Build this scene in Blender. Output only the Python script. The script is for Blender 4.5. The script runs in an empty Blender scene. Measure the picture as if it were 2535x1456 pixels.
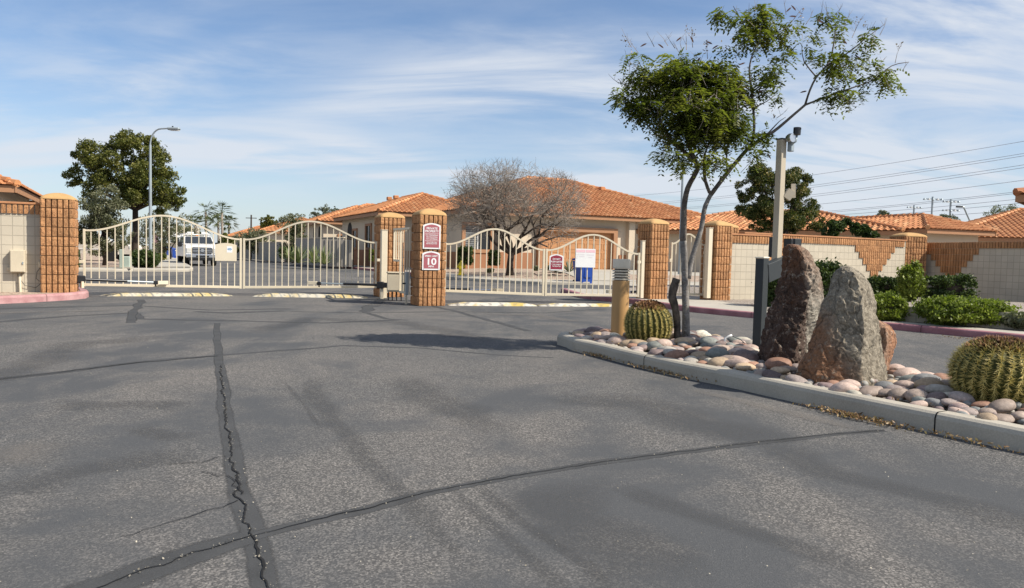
import bpy, math, random
import numpy as np
from mathutils import Vector, Matrix, noise
R = math.radians
rnd = random.Random(7)
nr = np.random.RandomState(7)
sc = bpy.context.scene
col = sc.collection

# ---------------------------------------------------------------- camera, sky, sun, exposure
F = 1850.0; PW, PH = 2535.0, 1456.0; CAMZ = 1.2
PITCH = math.atan(99 / F); ROLL = 0.024
cam_d = bpy.data.cameras.new("camera"); cam = bpy.data.objects.new("camera", cam_d); col.objects.link(cam)
cam.location = (0, 0, CAMZ)
RM = Matrix.Rotation(R(90) - PITCH, 3, 'X') @ Matrix.Rotation(ROLL, 3, 'Z')
cam.rotation_euler = RM.to_euler()
cam_d.sensor_width = 36; cam_d.lens = 36 * F / PW; cam_d.clip_start = 0.05; cam_d.clip_end = 6000
sc.camera = cam

SUN_EL, SUN_AZ = 43.0, 17.0      # azimuth: degrees behind the +X axis
to_sun = Vector((math.cos(R(SUN_AZ)) * math.cos(R(SUN_EL)), -math.sin(R(SUN_AZ)) * math.cos(R(SUN_EL)), math.sin(R(SUN_EL))))
sd = bpy.data.lights.new("sun", 'SUN'); sd.energy = 5.0; sd.angle = R(0.5); sd.color = (1.0, 0.925, 0.82)
so = bpy.data.objects.new("sun", sd); col.objects.link(so); so.rotation_euler = to_sun.to_track_quat('Z', 'Y').to_euler()
so.location = (20, -5, 30)

wd = bpy.data.worlds.new("World"); sc.world = wd; wd.use_nodes = True
wt = wd.node_tree; wn, wl = wt.nodes, wt.links; wn.clear()
wo = wn.new('ShaderNodeOutputWorld'); bg = wn.new('ShaderNodeBackground'); wl.new(bg.outputs[0], wo.inputs[0])
bg.inputs[1].default_value = 0.10
sky = wn.new('ShaderNodeTexSky'); sky.sky_type = 'NISHITA'; sky.sun_disc = False
sky.sun_elevation = R(SUN_EL); sky.sun_rotation = math.atan2(to_sun.x, to_sun.y); sky.air_density = 1.0; sky.dust_density = 0.6; sky.ozone_density = 2.0
tc = wn.new('ShaderNodeTexCoord'); sp = wn.new('ShaderNodeSeparateXYZ'); wl.new(tc.outputs['Generated'], sp.inputs[0])
def wmath(op, a, b=None):
    n = wn.new('ShaderNodeMath'); n.operation = op
    for i, v in enumerate((a, b)):
        if v is None: continue
        if isinstance(v, (int, float)): n.inputs[i].default_value = v
        else: wl.new(v, n.inputs[i])
    return n.outputs[0]
zz = wmath('ADD', wmath('MAXIMUM', sp.outputs[2], 0.0), 0.24)
cx = wmath('DIVIDE', sp.outputs[0], zz); cy = wmath('DIVIDE', sp.outputs[1], zz)
cmb = wn.new('ShaderNodeCombineXYZ'); wl.new(cx, cmb.inputs[0]); wl.new(cy, cmb.inputs[1])
def wnoise(scale, sx, sy, rot, det, dist, off=(0, 0, 0), rough=0.55):
    m = wn.new('ShaderNodeMapping'); m.inputs['Scale'].default_value = (sx, sy, 1); m.inputs['Rotation'].default_value = (0, 0, R(rot)); m.inputs['Location'].default_value = off
    wl.new(cmb.outputs[0], m.inputs[0])
    n = wn.new('ShaderNodeTexNoise'); n.inputs['Scale'].default_value = scale; n.inputs['Detail'].default_value = det
    n.inputs['Distortion'].default_value = dist; n.inputs['Roughness'].default_value = rough
    wl.new(m.outputs[0], n.inputs['Vector']); return n.outputs['Fac']
def wramp(v, a, b):
    n = wn.new('ShaderNodeMapRange'); n.interpolation_type = 'SMOOTHSTEP'
    n.inputs[1].default_value = a; n.inputs[2].default_value = b; wl.new(v, n.inputs[0]); return n.outputs[0]
big = wramp(wnoise(0.60, 0.7, 1.6, -30, 3, 0.8, (1.1, 5.3, 0)), 0.36, 0.62)
wisp = wramp(wnoise(1.25, 0.55, 1.7, -38, 8, 1.3, (4.2, 0.7, 0), 0.58), 0.36, 0.66)
fine = wramp(wnoise(3.6, 0.6, 1.5, -28, 7, 0.8, (7, 1, 0), 0.6), 0.35, 0.80)
cl = wmath('MULTIPLY', wmath('ADD', wmath('MULTIPLY', big, 0.95), 0.22), wmath('ADD', wmath('ADD', wmath('MULTIPLY', wisp, 0.85), 0.12), wmath('MULTIPLY', fine, 0.22)))
hz = wmath('MULTIPLY', wmath('SUBTRACT', 1.0, wramp(sp.outputs[2], 0.0, 0.22)), 0.42)
cl = wmath('MINIMUM', wmath('ADD', wmath('MULTIPLY', cl, 0.86), hz), 0.90)
tint = wn.new('ShaderNodeMixRGB'); tint.blend_type = 'MULTIPLY'; tint.inputs[0].default_value = 1.0; wl.new(sky.outputs[0], tint.inputs[1]); tint.inputs[2].default_value = (0.82, 0.91, 1.02, 1)
mx = wn.new('ShaderNodeMixRGB'); wl.new(cl, mx.inputs[0]); wl.new(tint.outputs[0], mx.inputs[1]); mx.inputs[2].default_value = (5.4, 5.75, 6.3, 1)
wl.new(mx.outputs[0], bg.inputs[0])

sc.view_settings.view_transform = 'Standard'; sc.view_settings.look = 'None'; sc.view_settings.gamma = 1.0
sc.view_settings.exposure = 0.45; sc.view_settings.use_curve_mapping = False
sc.cycles.max_bounces = 5; sc.cycles.transparent_max_bounces = 8; sc.cycles.diffuse_bounces = 3

# ---------------------------------------------------------------- measuring: directions seen from the photographer's eye
def ray(px, py):
    return RM @ Vector(((px - PW / 2) / F, -(py - PH / 2) / F, -1))
def G(px, py, z=0.0):
    d = ray(px, py); t = (z - CAMZ) / d.z
    return Vector((d.x * t, d.y * t, z))
def A(px, py, Y):
    d = ray(px, py); t = Y / d.y
    return Vector((d.x * t, Y, CAMZ + d.z * t))
def XY(px, Y, py=640):
    a = A(px, py, Y); return Vector((a.x, a.y, 0))

# ---------------------------------------------------------------- mesh helpers
class MB:
    def __init__(s): s.v = []; s.f = []; s.t = []
    def face(s, pts, t=0.5):
        n = len(s.v); s.v += [tuple(p) for p in pts]; s.f.append(tuple(range(n, n + len(pts)))); s.t.append(t)
    def addv(s, vs, fs, t=0.5):
        n = len(s.v); s.v += [tuple(p) for p in vs]
        for f in fs: s.f.append(tuple(i + n for i in f)); s.t.append(t)
    def box(s, c, size, rz=0.0, t=0.5, M=None, bev=0.0):
        hx, hy, hz = size[0] / 2, size[1] / 2, size[2] / 2
        rot = M if M is not None else Matrix.Rotation(rz, 3, 'Z'); c = Vector(c)
        if bev <= 0:
            vs = [c + rot @ Vector((x * hx, y * hy, z * hz)) for x in (-1, 1) for y in (-1, 1) for z in (-1, 1)]
            s.addv(vs, [(0, 1, 3, 2), (4, 6, 7, 5), (0, 4, 5, 1), (2, 3, 7, 6), (0, 2, 6, 4), (1, 5, 7, 3)], t); return
        b = min(bev, hx * .9, hy * .9, hz * .9)
        idx = {}; vs = []
        for x in (-1, 1):
            for y in (-1, 1):
                for z in (-1, 1):
                    for k in range(3):
                        p = [x * hx, y * hy, z * hz]
                        for a in range(3):
                            if a != k: p[a] -= (x, y, z)[a] * b
                        idx[(x, y, z, k)] = len(vs); vs.append(c + rot @ Vector(p))
        fs = []
        for k in range(3):
            a, bb = [i for i in range(3) if i != k]
            for sg in (-1, 1):
                q = []
                for (p, r) in ((-1, -1), (1, -1), (1, 1), (-1, 1)):
                    d = [0, 0, 0]; d[k] = sg; d[a] = p; d[bb] = r; q.append(idx[(*d, k)])
                fs.append(tuple(q))
            for sa in (-1, 1):
                for sb in (-1, 1):
                    d0 = [0, 0, 0]; d0[a] = sa; d0[bb] = sb; d1 = list(d0); d0[k] = -1; d1[k] = 1
                    fs.append((idx[(*d0, a)], idx[(*d1, a)], idx[(*d1, bb)], idx[(*d0, bb)]))
        for x in (-1, 1):
            for y in (-1, 1):
                for z in (-1, 1): fs.append(tuple(idx[(x, y, z, k)] for k in range(3)))
        s.addv(vs, fs, t)
    def bar(s, a, b, w, h=None, t=0.5, up=(0, 0, 1), bev=0.0):
        a, b = Vector(a), Vector(b); d = b - a; L = d.length; d = d / L
        upv = Vector(up)
        if abs(d.dot(upv)) > .98: upv = Vector((0, 1, 0))
        x = d.cross(upv).normalized(); z = x.cross(d)
        M = Matrix((x, d, z)).transposed()
        s.box((a + b) / 2, (w, L, h or w), M=M, t=t, bev=bev)
    def tube(s, pts, rad, n=8, t=0.5, caps=True):
        pts = [Vector(p) for p in pts]
        if isinstance(rad, (int, float)): rad = [rad] * len(pts)
        base = len(s.v); prev = None
        for i, p in enumerate(pts):
            d = (pts[min(i + 1, len(pts) - 1)] - pts[max(i - 1, 0)])
            d = d.normalized() if d.length > 1e-9 else Vector((0, 0, 1))
            if prev is None:
                a = Vector((1, 0, 0)) if abs(d.x) < .9 else Vector((0, 1, 0)); u = d.cross(a).normalized()
            else:
                u = prev - d * prev.dot(d); u = u.normalized() if u.length > 1e-6 else d.orthogonal().normalized()
            prev = u; w = d.cross(u)
            for k in range(n):
                an = 2 * math.pi * k / n; s.v.append(tuple(p + (u * math.cos(an) + w * math.sin(an)) * rad[i]))
        for i in range(len(pts) - 1):
            for k in range(n):
                k2 = (k + 1) % n
                s.f.append((base + i * n + k, base + i * n + k2, base + (i + 1) * n + k2, base + (i + 1) * n + k)); s.t.append(t)
        if caps:
            s.f.append(tuple(base + k for k in reversed(range(n)))); s.t.append(t)
            s.f.append(tuple(base + (len(pts) - 1) * n + k for k in range(n))); s.t.append(t)
    def lathe(s, prof, c=(0, 0, 0), n=24, t=0.5, axis='Z', M=None):
        base = len(s.v); c = Vector(c)
        for (r, z) in prof:
            for k in range(n):
                a = 2 * math.pi * k / n; p = Vector((r * math.cos(a), r * math.sin(a), z))
                if axis == 'X': p = Vector((p.z, p.x, p.y))
                if axis == 'Y': p = Vector((p.x, p.z, p.y))
                if M is not None: p = M @ p
                s.v.append(tuple(c + p))
        for i in range(len(prof) - 1):
            for k in range(n):
                k2 = (k + 1) % n; s.f.append((base + i * n + k, base + i * n + k2, base + (i + 1) * n + k2, base + (i + 1) * n + k)); s.t.append(t)
        s.f.append(tuple(base + k for k in reversed(range(n)))); s.t.append(t)
        s.f.append(tuple(base + (len(prof) - 1) * n + k for k in range(n))); s.t.append(t)
    def prism(s, poly, z0, z1, t=0.5):
        n = len(poly); b = len(s.v)
        s.v += [(p[0], p[1], z0) for p in poly] + [(p[0], p[1], z1) for p in poly]
        for i in range(n):
            j = (i + 1) % n; s.f.append((b + i, b + j, b + n + j, b + n + i)); s.t.append(t)
        s.f.append(tuple(b + n + i for i in range(n))); s.t.append(t)
        s.f.append(tuple(b + i for i in reversed(range(n)))); s.t.append(t)
    def plate(s, poly, o, ux, uz, th, t=0.5):      # flat outline in the plane ux,uz through o, thickness towards -n
        o, ux, uz = Vector(o), Vector(ux), Vector(uz); n = ux.cross(uz).normalized(); m = len(poly); b = len(s.v)
        for k in (0, 1):
            for (a, c) in poly: s.v.append(tuple(o + ux * a + uz * c + n * (th * k)))
        for i in range(m):
            j = (i + 1) % m; s.f.append((b + i, b + j, b + m + j, b + m + i)); s.t.append(t)
        s.f.append(tuple(b + i for i in reversed(range(m)))); s.t.append(t)
        s.f.append(tuple(b + m + i for i in range(m))); s.t.append(t)
    def build(s, name, mat, parent=None, smooth=False, world=True, loc=None, rotz=0.0, auto=None):
        vs = np.array(s.v, dtype=np.float32).reshape(-1, 3)
        if parent is not None:
            if world: vs = to_local(parent, vs)
        elif loc is not None:
            if world:
                vs = vs - np.array(loc, dtype=np.float32); c, si = math.cos(-rotz), math.sin(-rotz)
                vs = np.stack([vs[:, 0] * c - vs[:, 1] * si, vs[:, 0] * si + vs[:, 1] * c, vs[:, 2]], 1)
        me = bpy.data.meshes.new(name)
        me.from_pydata(vs.tolist(), [], s.f); 
        at = me.attributes.new('tint', 'FLOAT', 'FACE'); at.data.foreach_set('value', np.array(s.t, dtype=np.float32))
        if smooth: me.polygons.foreach_set('use_smooth', [True] * len(s.f))
        if hasattr(s, 'e'): ea = me.attributes.new('edge', 'FLOAT', 'POINT'); ea.data.foreach_set('value', np.array(s.e, dtype=np.float32))
        me.materials.append(mat); me.update()
        if auto is not None:
            try: me.set_sharp_from_angle(angle=R(auto))
            except Exception: pass
        o = bpy.data.objects.new(name, me); col.objects.link(o)
        if parent is not None: o.parent = parent; ORG[o] = ORG[parent]
        else:
            if loc is not None: o.location = loc; o.rotation_euler = (0, 0, rotz)
            ORG[o] = (Vector(loc or (0, 0, 0)), rotz)
        return o
ORG = {}
def to_local(p, vs):
    L, rz = ORG[p]; c, si = math.cos(-rz), math.sin(-rz); v = vs - np.array(L, dtype=np.float32)
    return np.stack([v[:, 0] * c - v[:, 1] * si, v[:, 0] * si + v[:, 1] * c, v[:, 2]], 1)
def tag(o, label, cat, group=None, kind=None):
    o['label'] = label; o['category'] = cat
    if group: o['group'] = group
    if kind: o['kind'] = kind
    return o
def thing(name, label, cat, loc=(0, 0, 0), rz=0.0, group=None):
    o = bpy.data.objects.new(name, None); col.objects.link(o); o.location = loc; o.rotation_euler = (0, 0, rz)
    o.empty_display_size = .1; ORG[o] = (Vector(loc), rz); return tag(o, label, cat, group)
def struct(name, mb, mat, **k):
    o = mb.build(name, mat, **k); o['kind'] = 'structure'; return o
def dup(root, loc, rz, label, scale=None):
    def rec(o, par):
        c = o.copy(); col.objects.link(c)
        if par is not None: c.parent = par
        for ch in o.children: rec(ch, c)
        return c
    c = rec(root, None); c.location = loc; c.rotation_euler = (0, 0, rz); c['label'] = label; ORG[c] = (Vector(loc), rz)
    if scale: c.scale = scale
    return c
def noi(p, s=1.0): return noise.noise(Vector(p) * s)
def quads(name, mat, C, U, V, tint, parent=None, smooth=False):
    """many small leaf faces: centres C, half vectors U and V (world)"""
    n = len(C); P = np.empty((n, 4, 3), dtype=np.float32)
    P[:, 0] = C - V; P[:, 1] = C + U * .9 + V * .05; P[:, 2] = C + V; P[:, 3] = C - U * .9 + V * .05
    vs = P.reshape(-1, 3)
    if parent is not None: vs = to_local(parent, vs)
    me = bpy.data.meshes.new(name); me.vertices.add(4 * n); me.vertices.foreach_set('co', vs.astype(np.float32).ravel())
    me.loops.add(4 * n); me.loops.foreach_set('vertex_index', np.arange(4 * n, dtype=np.int32))
    me.polygons.add(n); me.polygons.foreach_set('loop_start', np.arange(0, 4 * n, 4, dtype=np.int32)); me.polygons.foreach_set('loop_total', np.full(n, 4, dtype=np.int32))
    at = me.attributes.new('tint', 'FLOAT', 'FACE'); at.data.foreach_set('value', tint.astype(np.float32))
    me.materials.append(mat); me.update(calc_edges=True)
    o = bpy.data.objects.new(name, me); col.objects.link(o)
    if parent is not None: o.parent = parent; ORG[o] = ORG[parent]
    else: ORG[o] = (Vector((0, 0, 0)), 0)
    return o

# ---------------------------------------------------------------- materials
def newmat(name):
    m = bpy.data.materials.new(name); m.use_nodes = True; nt = m.node_tree; b = nt.nodes['Principled BSDF']; return m, nt, b
class NT:
    def __init__(s, nt): s.nt = nt
    def n(s, typ, **k):
        x = s.nt.nodes.new(typ)
        for a, v in k.items(): setattr(x, a, v)
        return x
    def l(s, a, b): s.nt.links.new(a, b)
    def coord(s, kind='Object', scale=(1, 1, 1), rot=(0, 0, 0)):
        t = s.n('ShaderNodeTexCoord'); m = s.n('ShaderNodeMapping'); m.inputs['Scale'].default_value = scale; m.inputs['Rotation'].default_value = rot
        s.l(t.outputs[kind], m.inputs[0]); return m.outputs[0]
    def noise(s, vec, scale, det=4, rough=.55, dist=0.0):
        x = s.n('ShaderNodeTexNoise'); x.inputs['Scale'].default_value = scale; x.inputs['Detail'].default_value = det
        x.inputs['Roughness'].default_value = rough; x.inputs['Distortion'].default_value = dist; s.l(vec, x.inputs['Vector']); return x.outputs['Fac']
    def voro(s, vec, scale, out='Color', feat='F1'):
        x = s.n('ShaderNodeTexVoronoi', feature=feat); x.inputs['Scale'].default_value = scale; s.l(vec, x.inputs['Vector']); return x.outputs[out]
    def ramp(s, v, stops, interp='LINEAR'):
        x = s.n('ShaderNodeValToRGB'); x.color_ramp.interpolation = interp; e = x.color_ramp.elements
        while len(e) < len(stops): e.new(0.5)
        for i, (p, c) in enumerate(stops):
            e[i].position = p; e[i].color = (c, c, c, 1) if isinstance(c, (int, float)) else (*c, 1)
        s.l(v, x.inputs[0]); return x.outputs[0]
    def mix(s, f, a, b, mode='MIX'):
        x = s.n('ShaderNodeMixRGB', blend_type=mode)
        for i, v in enumerate((f, a, b)):
            if isinstance(v, (int, float)): x.inputs[i].default_value = v if i == 0 else (v, v, v, 1)
            elif isinstance(v, tuple): x.inputs[i].default_value = (*v, 1)
            else: s.l(v, x.inputs[i])
        return x.outputs[0]
    def math(s, op, a, b=0.0):
        x = s.n('ShaderNodeMath', operation=op)
        for i, v in enumerate((a, b)):
            if isinstance(v, (int, float)): x.inputs[i].default_value = v
            else: s.l(v, x.inputs[i])
        return x.outputs[0]
    def attr(s, name='tint'):
        x = s.n('ShaderNodeAttribute'); x.attribute_name = name; return x.outputs['Fac']
    def bump(s, h, strength, dist, bs):
        x = s.n('ShaderNodeBump'); x.inputs['Strength'].default_value = strength; x.inputs['Distance'].default_value = dist
        s.l(h, x.inputs['Height']); s.l(x.outputs[0], bs.inputs['Normal'])
def mat(name, c, rough=.6, var=.12, nscale=3.0, fine=60.0, fvar=.06, bump=.15, bdist=.004, metal=0.0, spec=.3, tintvar=0.0, c2=None):
    m, nt, b = newmat(name); N = NT(nt); v = N.coord()
    a = tuple(x * (1 - var) for x in c); d = tuple(min(1, x * (1 + var)) for x in c) if c2 is None else c2
    k = N.mix(N.ramp(N.noise(v, nscale, 5), [(.3, 0.0), (.7, 1.0)]), a, d)
    fn = N.noise(v, fine, 3)
    k = N.mix(1.0, k, N.ramp(fn, [(.25, 1 - fvar), (.75, 1 + fvar)]), 'MULTIPLY')
    if tintvar: k = N.mix(1.0, k, N.ramp(N.attr(), [(0, 1 - tintvar), (1, 1 + tintvar)]), 'MULTIPLY')
    N.l(k, b.inputs['Base Color']); b.inputs['Roughness'].default_value = rough; b.inputs['Metallic'].default_value = metal
    b.inputs['Specular IOR Level'].default_value = spec
    if bump: N.bump(fn, bump, bdist, b)
    return m
def leafmat(name, stops, trans=.25, rough=.5):
    m, nt, b = newmat(name); N = NT(nt)
    c = N.ramp(N.attr(), stops); N.l(c, b.inputs['Base Color']); b.inputs['Roughness'].default_value = rough; b.inputs['Specular IOR Level'].default_value = .25
    tr = N.n('ShaderNodeBsdfTranslucent'); N.l(N.mix(1.0, c, (1.3, 1.5, .7), 'MULTIPLY'), tr.inputs[0])
    mx = N.n('ShaderNodeMixShader'); mx.inputs[0].default_value = trans; N.l(b.outputs[0], mx.inputs[1]); N.l(tr.outputs[0], mx.inputs[2])
    N.l(mx.outputs[0], nt.nodes['Material Output'].inputs[0]); return m

M = {}
# asphalt
m, nt, b = newmat('asphalt'); N = NT(nt); v = N.coord()
vs = N.coord(scale=(1, .33, 1), rot=(0, 0, R(-22)))
sealed = N.noise(vs, .42, 5, .6, .8); patch = N.noise(v, .9, 6, .65, .5)
mask = N.ramp(N.math('ADD', N.math('MULTIPLY', sealed, .62), N.math('MULTIPLY', patch, .38)), [(.42, 0.10), (.52, 1.0)])
ag = N.voro(v, 125); agg = N.ramp(ag, [(.0, (.045, .045, .045)), (.42, (.085, .083, .08)), (.62, (.18, .172, .16)), (.85, (.31, .29, .265)), (1.0, (.48, .45, .41))])
fine = N.noise(v, 160, 3, .6)
worn = N.mix(N.ramp(N.noise(v, .35, 4), [(.42, 0.0), (.62, 1.0)]), (.148, .148, .146), (.222, .208, .192))
worn = N.mix(.55, worn, agg, 'OVERLAY'); worn = N.mix(.46, worn, agg)
dark = N.mix(N.ramp(fine, [(.35, 0.0), (.7, 1.0)]), (.060, .063, .066), (.096, .100, .104))
spk = N.ramp(N.voro(v, 33, 'Distance'), [(.0, 1.0), (.055, 1.0), (.075, 0.0)])
spk = N.math('MULTIPLY', spk, N.ramp(N.noise(v, 9, 2), [(.5, 0.0), (.6, .9)]))
base = N.mix(mask, dark, worn); base = N.mix(spk, base, (.30, .29, .27))
N.l(base, b.inputs['Base Color']); b.inputs['Roughness'].default_value = .92; b.inputs['Specular IOR Level'].default_value = .12
N.bump(N.mix(.5, agg, fine), .7, .006, b); M['asphalt'] = m
m, nt, b = newmat('sealant'); N = NT(nt); v = N.coord()
c = N.mix(N.ramp(N.noise(v, 3.5, 6, .6), [(.3, 0.0), (.75, 1.0)]), (.056, .058, .059), (.088, .090, .091))
c = N.mix(N.ramp(N.noise(v, 140, 3), [(.5, 0.0), (.75, .5)]), c, (.12, .12, .12))
N.l(c, b.inputs['Base Color']); b.inputs['Roughness'].default_value = .9; b.inputs['Specular IOR Level'].default_value = .12; N.bump(N.noise(v, 120, 3), .25, .003, b); M['sealant'] = m
def overlay(m, nt, b, lo, hi, amp, scale, mx_=1.0):
    """ragged worn edges: the strip thins out towards its border"""
    N = NT(nt); v = N.coord(); e = N.attr('edge'); n_ = N.math('ADD', N.math('MULTIPLY', N.noise(v, scale, 5, .7), amp), N.math('MULTIPLY', N.noise(v, 90, 2, .6), amp * .5))
    a = N.math('MULTIPLY', N.ramp(N.math('ADD', e, N.math('SUBTRACT', n_, amp * .75)), [(lo, 0.0), (hi, 1.0)]), mx_)
    tr = N.n('ShaderNodeBsdfTransparent'); x = N.n('ShaderNodeMixShader'); N.l(a, x.inputs[0]); N.l(tr.outputs[0], x.inputs[1]); N.l(b.outputs[0], x.inputs[2]); N.l(x.outputs[0], nt.nodes['Material Output'].inputs[0])
m = M['sealant']; overlay(m, m.node_tree, m.node_tree.nodes['Principled BSDF'], .14, .55, .6, 8, .84)
def stainmat(name, c, mx_, rough=.8):
    m, nt, b = newmat(name); N = NT(nt); v = N.coord(); k = N.mix(N.ramp(N.noise(v, 100, 3), [(.3, 0.0), (.7, 1.0)]), tuple(x * .75 for x in c), tuple(x * 1.25 for x in c)); N.l(k, b.inputs['Base Color']); b.inputs['Roughness'].default_value = rough
    overlay(m, nt, b, .10, 1.15, .8, 2.2, mx_); return m
M['stain'] = stainmat('tyre_stain', (.070, .070, .069), .24); M['dust'] = stainmat('dusty_wear', (.21, .190, .168), .34, .95)
M['crack'] = mat('crack', (.012, .012, .012), .95, bump=0)
m = mat('road_crack_dark', (.014, .014, .014), .95, bump=0); M['roadcrack'] = m; overlay(m, m.node_tree, m.node_tree.nodes['Principled BSDF'], .12, .22, .5, 14)
M['concrete'] = mat('concrete', (.39, .355, .29), .85, .12, 2.0, 90, .14, .3)
M['walk'] = mat('sidewalk_concrete', (.40, .37, .31), .85, .08, 1.5, 60, .08, .2)
M['pinkkerb'] = mat('red_kerb_paint_faded', (.40, .20, .20), .75, .15, 4, 50, .1, .2, c2=(.50, .30, .29))
M['redkerb'] = mat('red_kerb_paint', (.30, .125, .14), .75, .2, 3, 50, .12, .2, c2=(.38, .19, .20))
# gravel
def gravelmat(name, c1, c2, c3, sc_=22):
    m, nt, b = newmat(name); N = NT(nt); v = N.coord()
    cc = N.ramp(N.voro(v, sc_), [(.1, c1), (.5, c2), (.9, c3)])
    cc = N.mix(1.0, cc, N.ramp(N.noise(v, .6, 4), [(.3, .85), (.7, 1.1)]), 'MULTIPLY')
    N.l(cc, b.inputs['Base Color']); b.inputs['Roughness'].default_value = .9
    N.bump(N.voro(v, sc_, 'Distance'), 1.0, .02, b); return m
M['gravel'] = gravelmat('desert_gravel', (.20, .14, .10), (.36, .27, .20), (.50, .40, .31))
M['gravel_grey'] = gravelmat('grey_gravel', (.16, .13, .11), (.27, .23, .19), (.38, .34, .29))
M['earth'] = gravelmat('dry_ground', (.20, .16, .11), (.27, .21, .15), (.33, .27, .2), 4)
# split-face block
m, nt, b = newmat('split_block'); N = NT(nt); v = N.coord()
c = N.mix(N.ramp(N.noise(v, 5, 4), [(.3, 0.0), (.7, 1.0)]), (.37, .178, .076), (.485, .25, .108))
c = N.mix(1.0, c, N.ramp(N.noise(v, 45, 5, .7), [(.25, .68), (.5, 1.0), (.8, 1.22)]), 'MULTIPLY')
c = N.mix(1.0, c, N.ramp(N.attr(), [(0, .80), (1, 1.16)]), 'MULTIPLY')
N.l(c, b.inputs['Base Color']); b.inputs['Roughness'].default_value = .9; N.bump(N.noise(v, 32, 6, .7), .9, .02, b); M['split'] = m
M['cap'] = mat('pillar_cap', (.47, .285, .12), .85, .08, 5, 90, .12, .4, .006)
M['mortar'] = mat('block_core', (.22, .12, .06), .95, .1, 5)
# plain block with joints (wall-local x,z)
def blockmat(name, c, w=.203, h=.203, jw=.008, jd=.74):
    m, nt, b = newmat(name); N = NT(nt); v = N.coord(); s_ = N.n('ShaderNodeSeparateXYZ'); N.l(v, s_.inputs[0])
    cb = N.n('ShaderNodeCombineXYZ'); N.l(s_.outputs[0], cb.inputs[0]); N.l(s_.outputs[2], cb.inputs[1])
    br = N.n('ShaderNodeTexBrick'); br.offset = 0; br.squash = 1; br.inputs['Scale'].default_value = 1
    br.inputs['Brick Width'].default_value = w; br.inputs['Row Height'].default_value = h; br.inputs['Mortar Size'].default_value = jw; br.inputs['Mortar Smooth'].default_value = .3
    br.inputs['Color1'].default_value = (*[x * .95 for x in c], 1); br.inputs['Color2'].default_value = (*[x * 1.05 for x in c], 1); br.inputs['Mortar'].default_value = (*[x * jd for x in c], 1)
    N.l(cb.outputs[0], br.inputs[0])
    k = N.mix(1.0, br.outputs[0], N.ramp(N.noise(v, 1.8, 5), [(.3, .93), (.7, 1.06)]), 'MULTIPLY')
    k = N.mix(1.0, k, N.ramp(N.noise(v, 70, 3), [(.3, .93), (.7, 1.05)]), 'MULTIPLY')
    N.l(k, b.inputs['Base Color']); b.inputs['Roughness'].default_value = .9
    N.bump(N.math('SUBTRACT', N.math('MULTIPLY', N.noise(v, 70, 3), .25), br.outputs[1]), .7, .006, b); return m
M['block'] = blockmat('painted_block', (.50, .445, .345))
M['coping'] = mat('coping', (.42, .20, .095), .8, .1, 5)
M['cream'] = mat('cream_gate_paint', (.66, .58, .43), .45, .05, 3, 60, .03, .05, spec=.4)
M['box'] = mat('beige_enclosure', (.56, .49, .36), .5, .05, 3, bump=.05)
M['greysteel'] = mat('galvanised_steel', (.33, .38, .40), .45, .08, 2, metal=.3, bump=.03)
M['darksteel'] = mat('charcoal_paint', (.022, .027, .029), .55, .06, 3, bump=.03, spec=.5)
M['black'] = mat('black_plastic', (.012, .012, .013), .35, .1, 3, bump=.02, spec=.5)
M['chrome'] = mat('bright_metal', (.62, .63, .65), .22, .03, 3, metal=.9, bump=.02)
M['tanpost'] = mat('tan_post_paint', (.46, .40, .30), .5, .05, 2, 50, .04, .08)
M['bollard'] = mat('bollard_tan', (.44, .26, .105), .45, .05, 2, 60, .03, .05, spec=.4)
M['bollardcap'] = mat('bollard_cap', (.72, .64, .50), .5, .05, 3)
M['maroon'] = mat('sign_maroon', (.27, .035, .06), .4, .03, 3, bump=0)
M['maroon_faded'] = mat('sign_maroon_faded', (.36, .11, .125), .45, .06, 4, bump=0)
M['white'] = mat('white_paint', (.78, .78, .76), .45, .02, 3, bump=0)
M['pinkink'] = mat('faded_pink_ink', (.80, .52, .56), .5, .04, 8, bump=0)
M['paleink'] = mat('faded_ink', (.72, .66, .68), .5, .04, 8, bump=0)
M['blueink'] = mat('blue_ink', (.12, .28, .48), .5, .04, 8, bump=0)
M['stucco'] = mat('stucco', (.58, .49, .37), .9, .04, 1, 40, .06, .35, .008)
M['stucco2'] = mat('stucco_grey', (.32, .29, .25), .9, .04, 1, 40, .06, .35, .008)
M['wainscot'] = mat('brown_stucco', (.33, .16, .085), .9, .05, 1, 40, .06, .3, .008)
M['trim'] = mat('brown_trim', (.36, .19, .10), .7, .05, 3)
M['garage'] = mat('garage_paint', (.47, .235, .105), .55, .04, 2)
M['dark'] = mat('dark_recess', (.03, .026, .022), .8, .1, 3, bump=0)  # near-black that stands in for the shade inside openings
M['glass'] = mat('window_glass', (.03, .035, .04), .08, .05, 1, bump=0, spec=.8)
M['blind'] = mat('window_blind', (.20, .21, .21), .6, .1, 3, bump=0)
m, nt, b = newmat('clay_tile'); N = NT(nt); v = N.coord()
c = N.ramp(N.attr(), [(0, (.36, .135, .05)), (.45, (.47, .195, .075)), (.8, (.52, .235, .095)), (1, (.57, .30, .14))])
c = N.mix(1.0, c, N.ramp(N.noise(v, 1.2, 5), [(.3, .86), (.7, 1.1)]), 'MULTIPLY'); N.l(c, b.inputs['Base Color']); b.inputs['Roughness'].default_value = .8; M['tile'] = m
M['tilebase'] = mat('roof_underlay', (.12, .05, .028), .95, bump=0)
M['bluebin'] = mat('blue_plastic', (.015, .06, .30), .4, .06, 2, bump=.02, spec=.5)
M['hydrant'] = mat('hydrant_yellow', (.72, .55, .03), .45, .06, 4, bump=.03)
M['carwhite'] = mat('white_car_paint', (.74, .74, .72), .25, .02, 2, bump=0, spec=.5)
M['carcream'] = mat('cream_car_paint', (.60, .55, .47), .3, .02, 2, bump=0, spec=.5)
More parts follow.
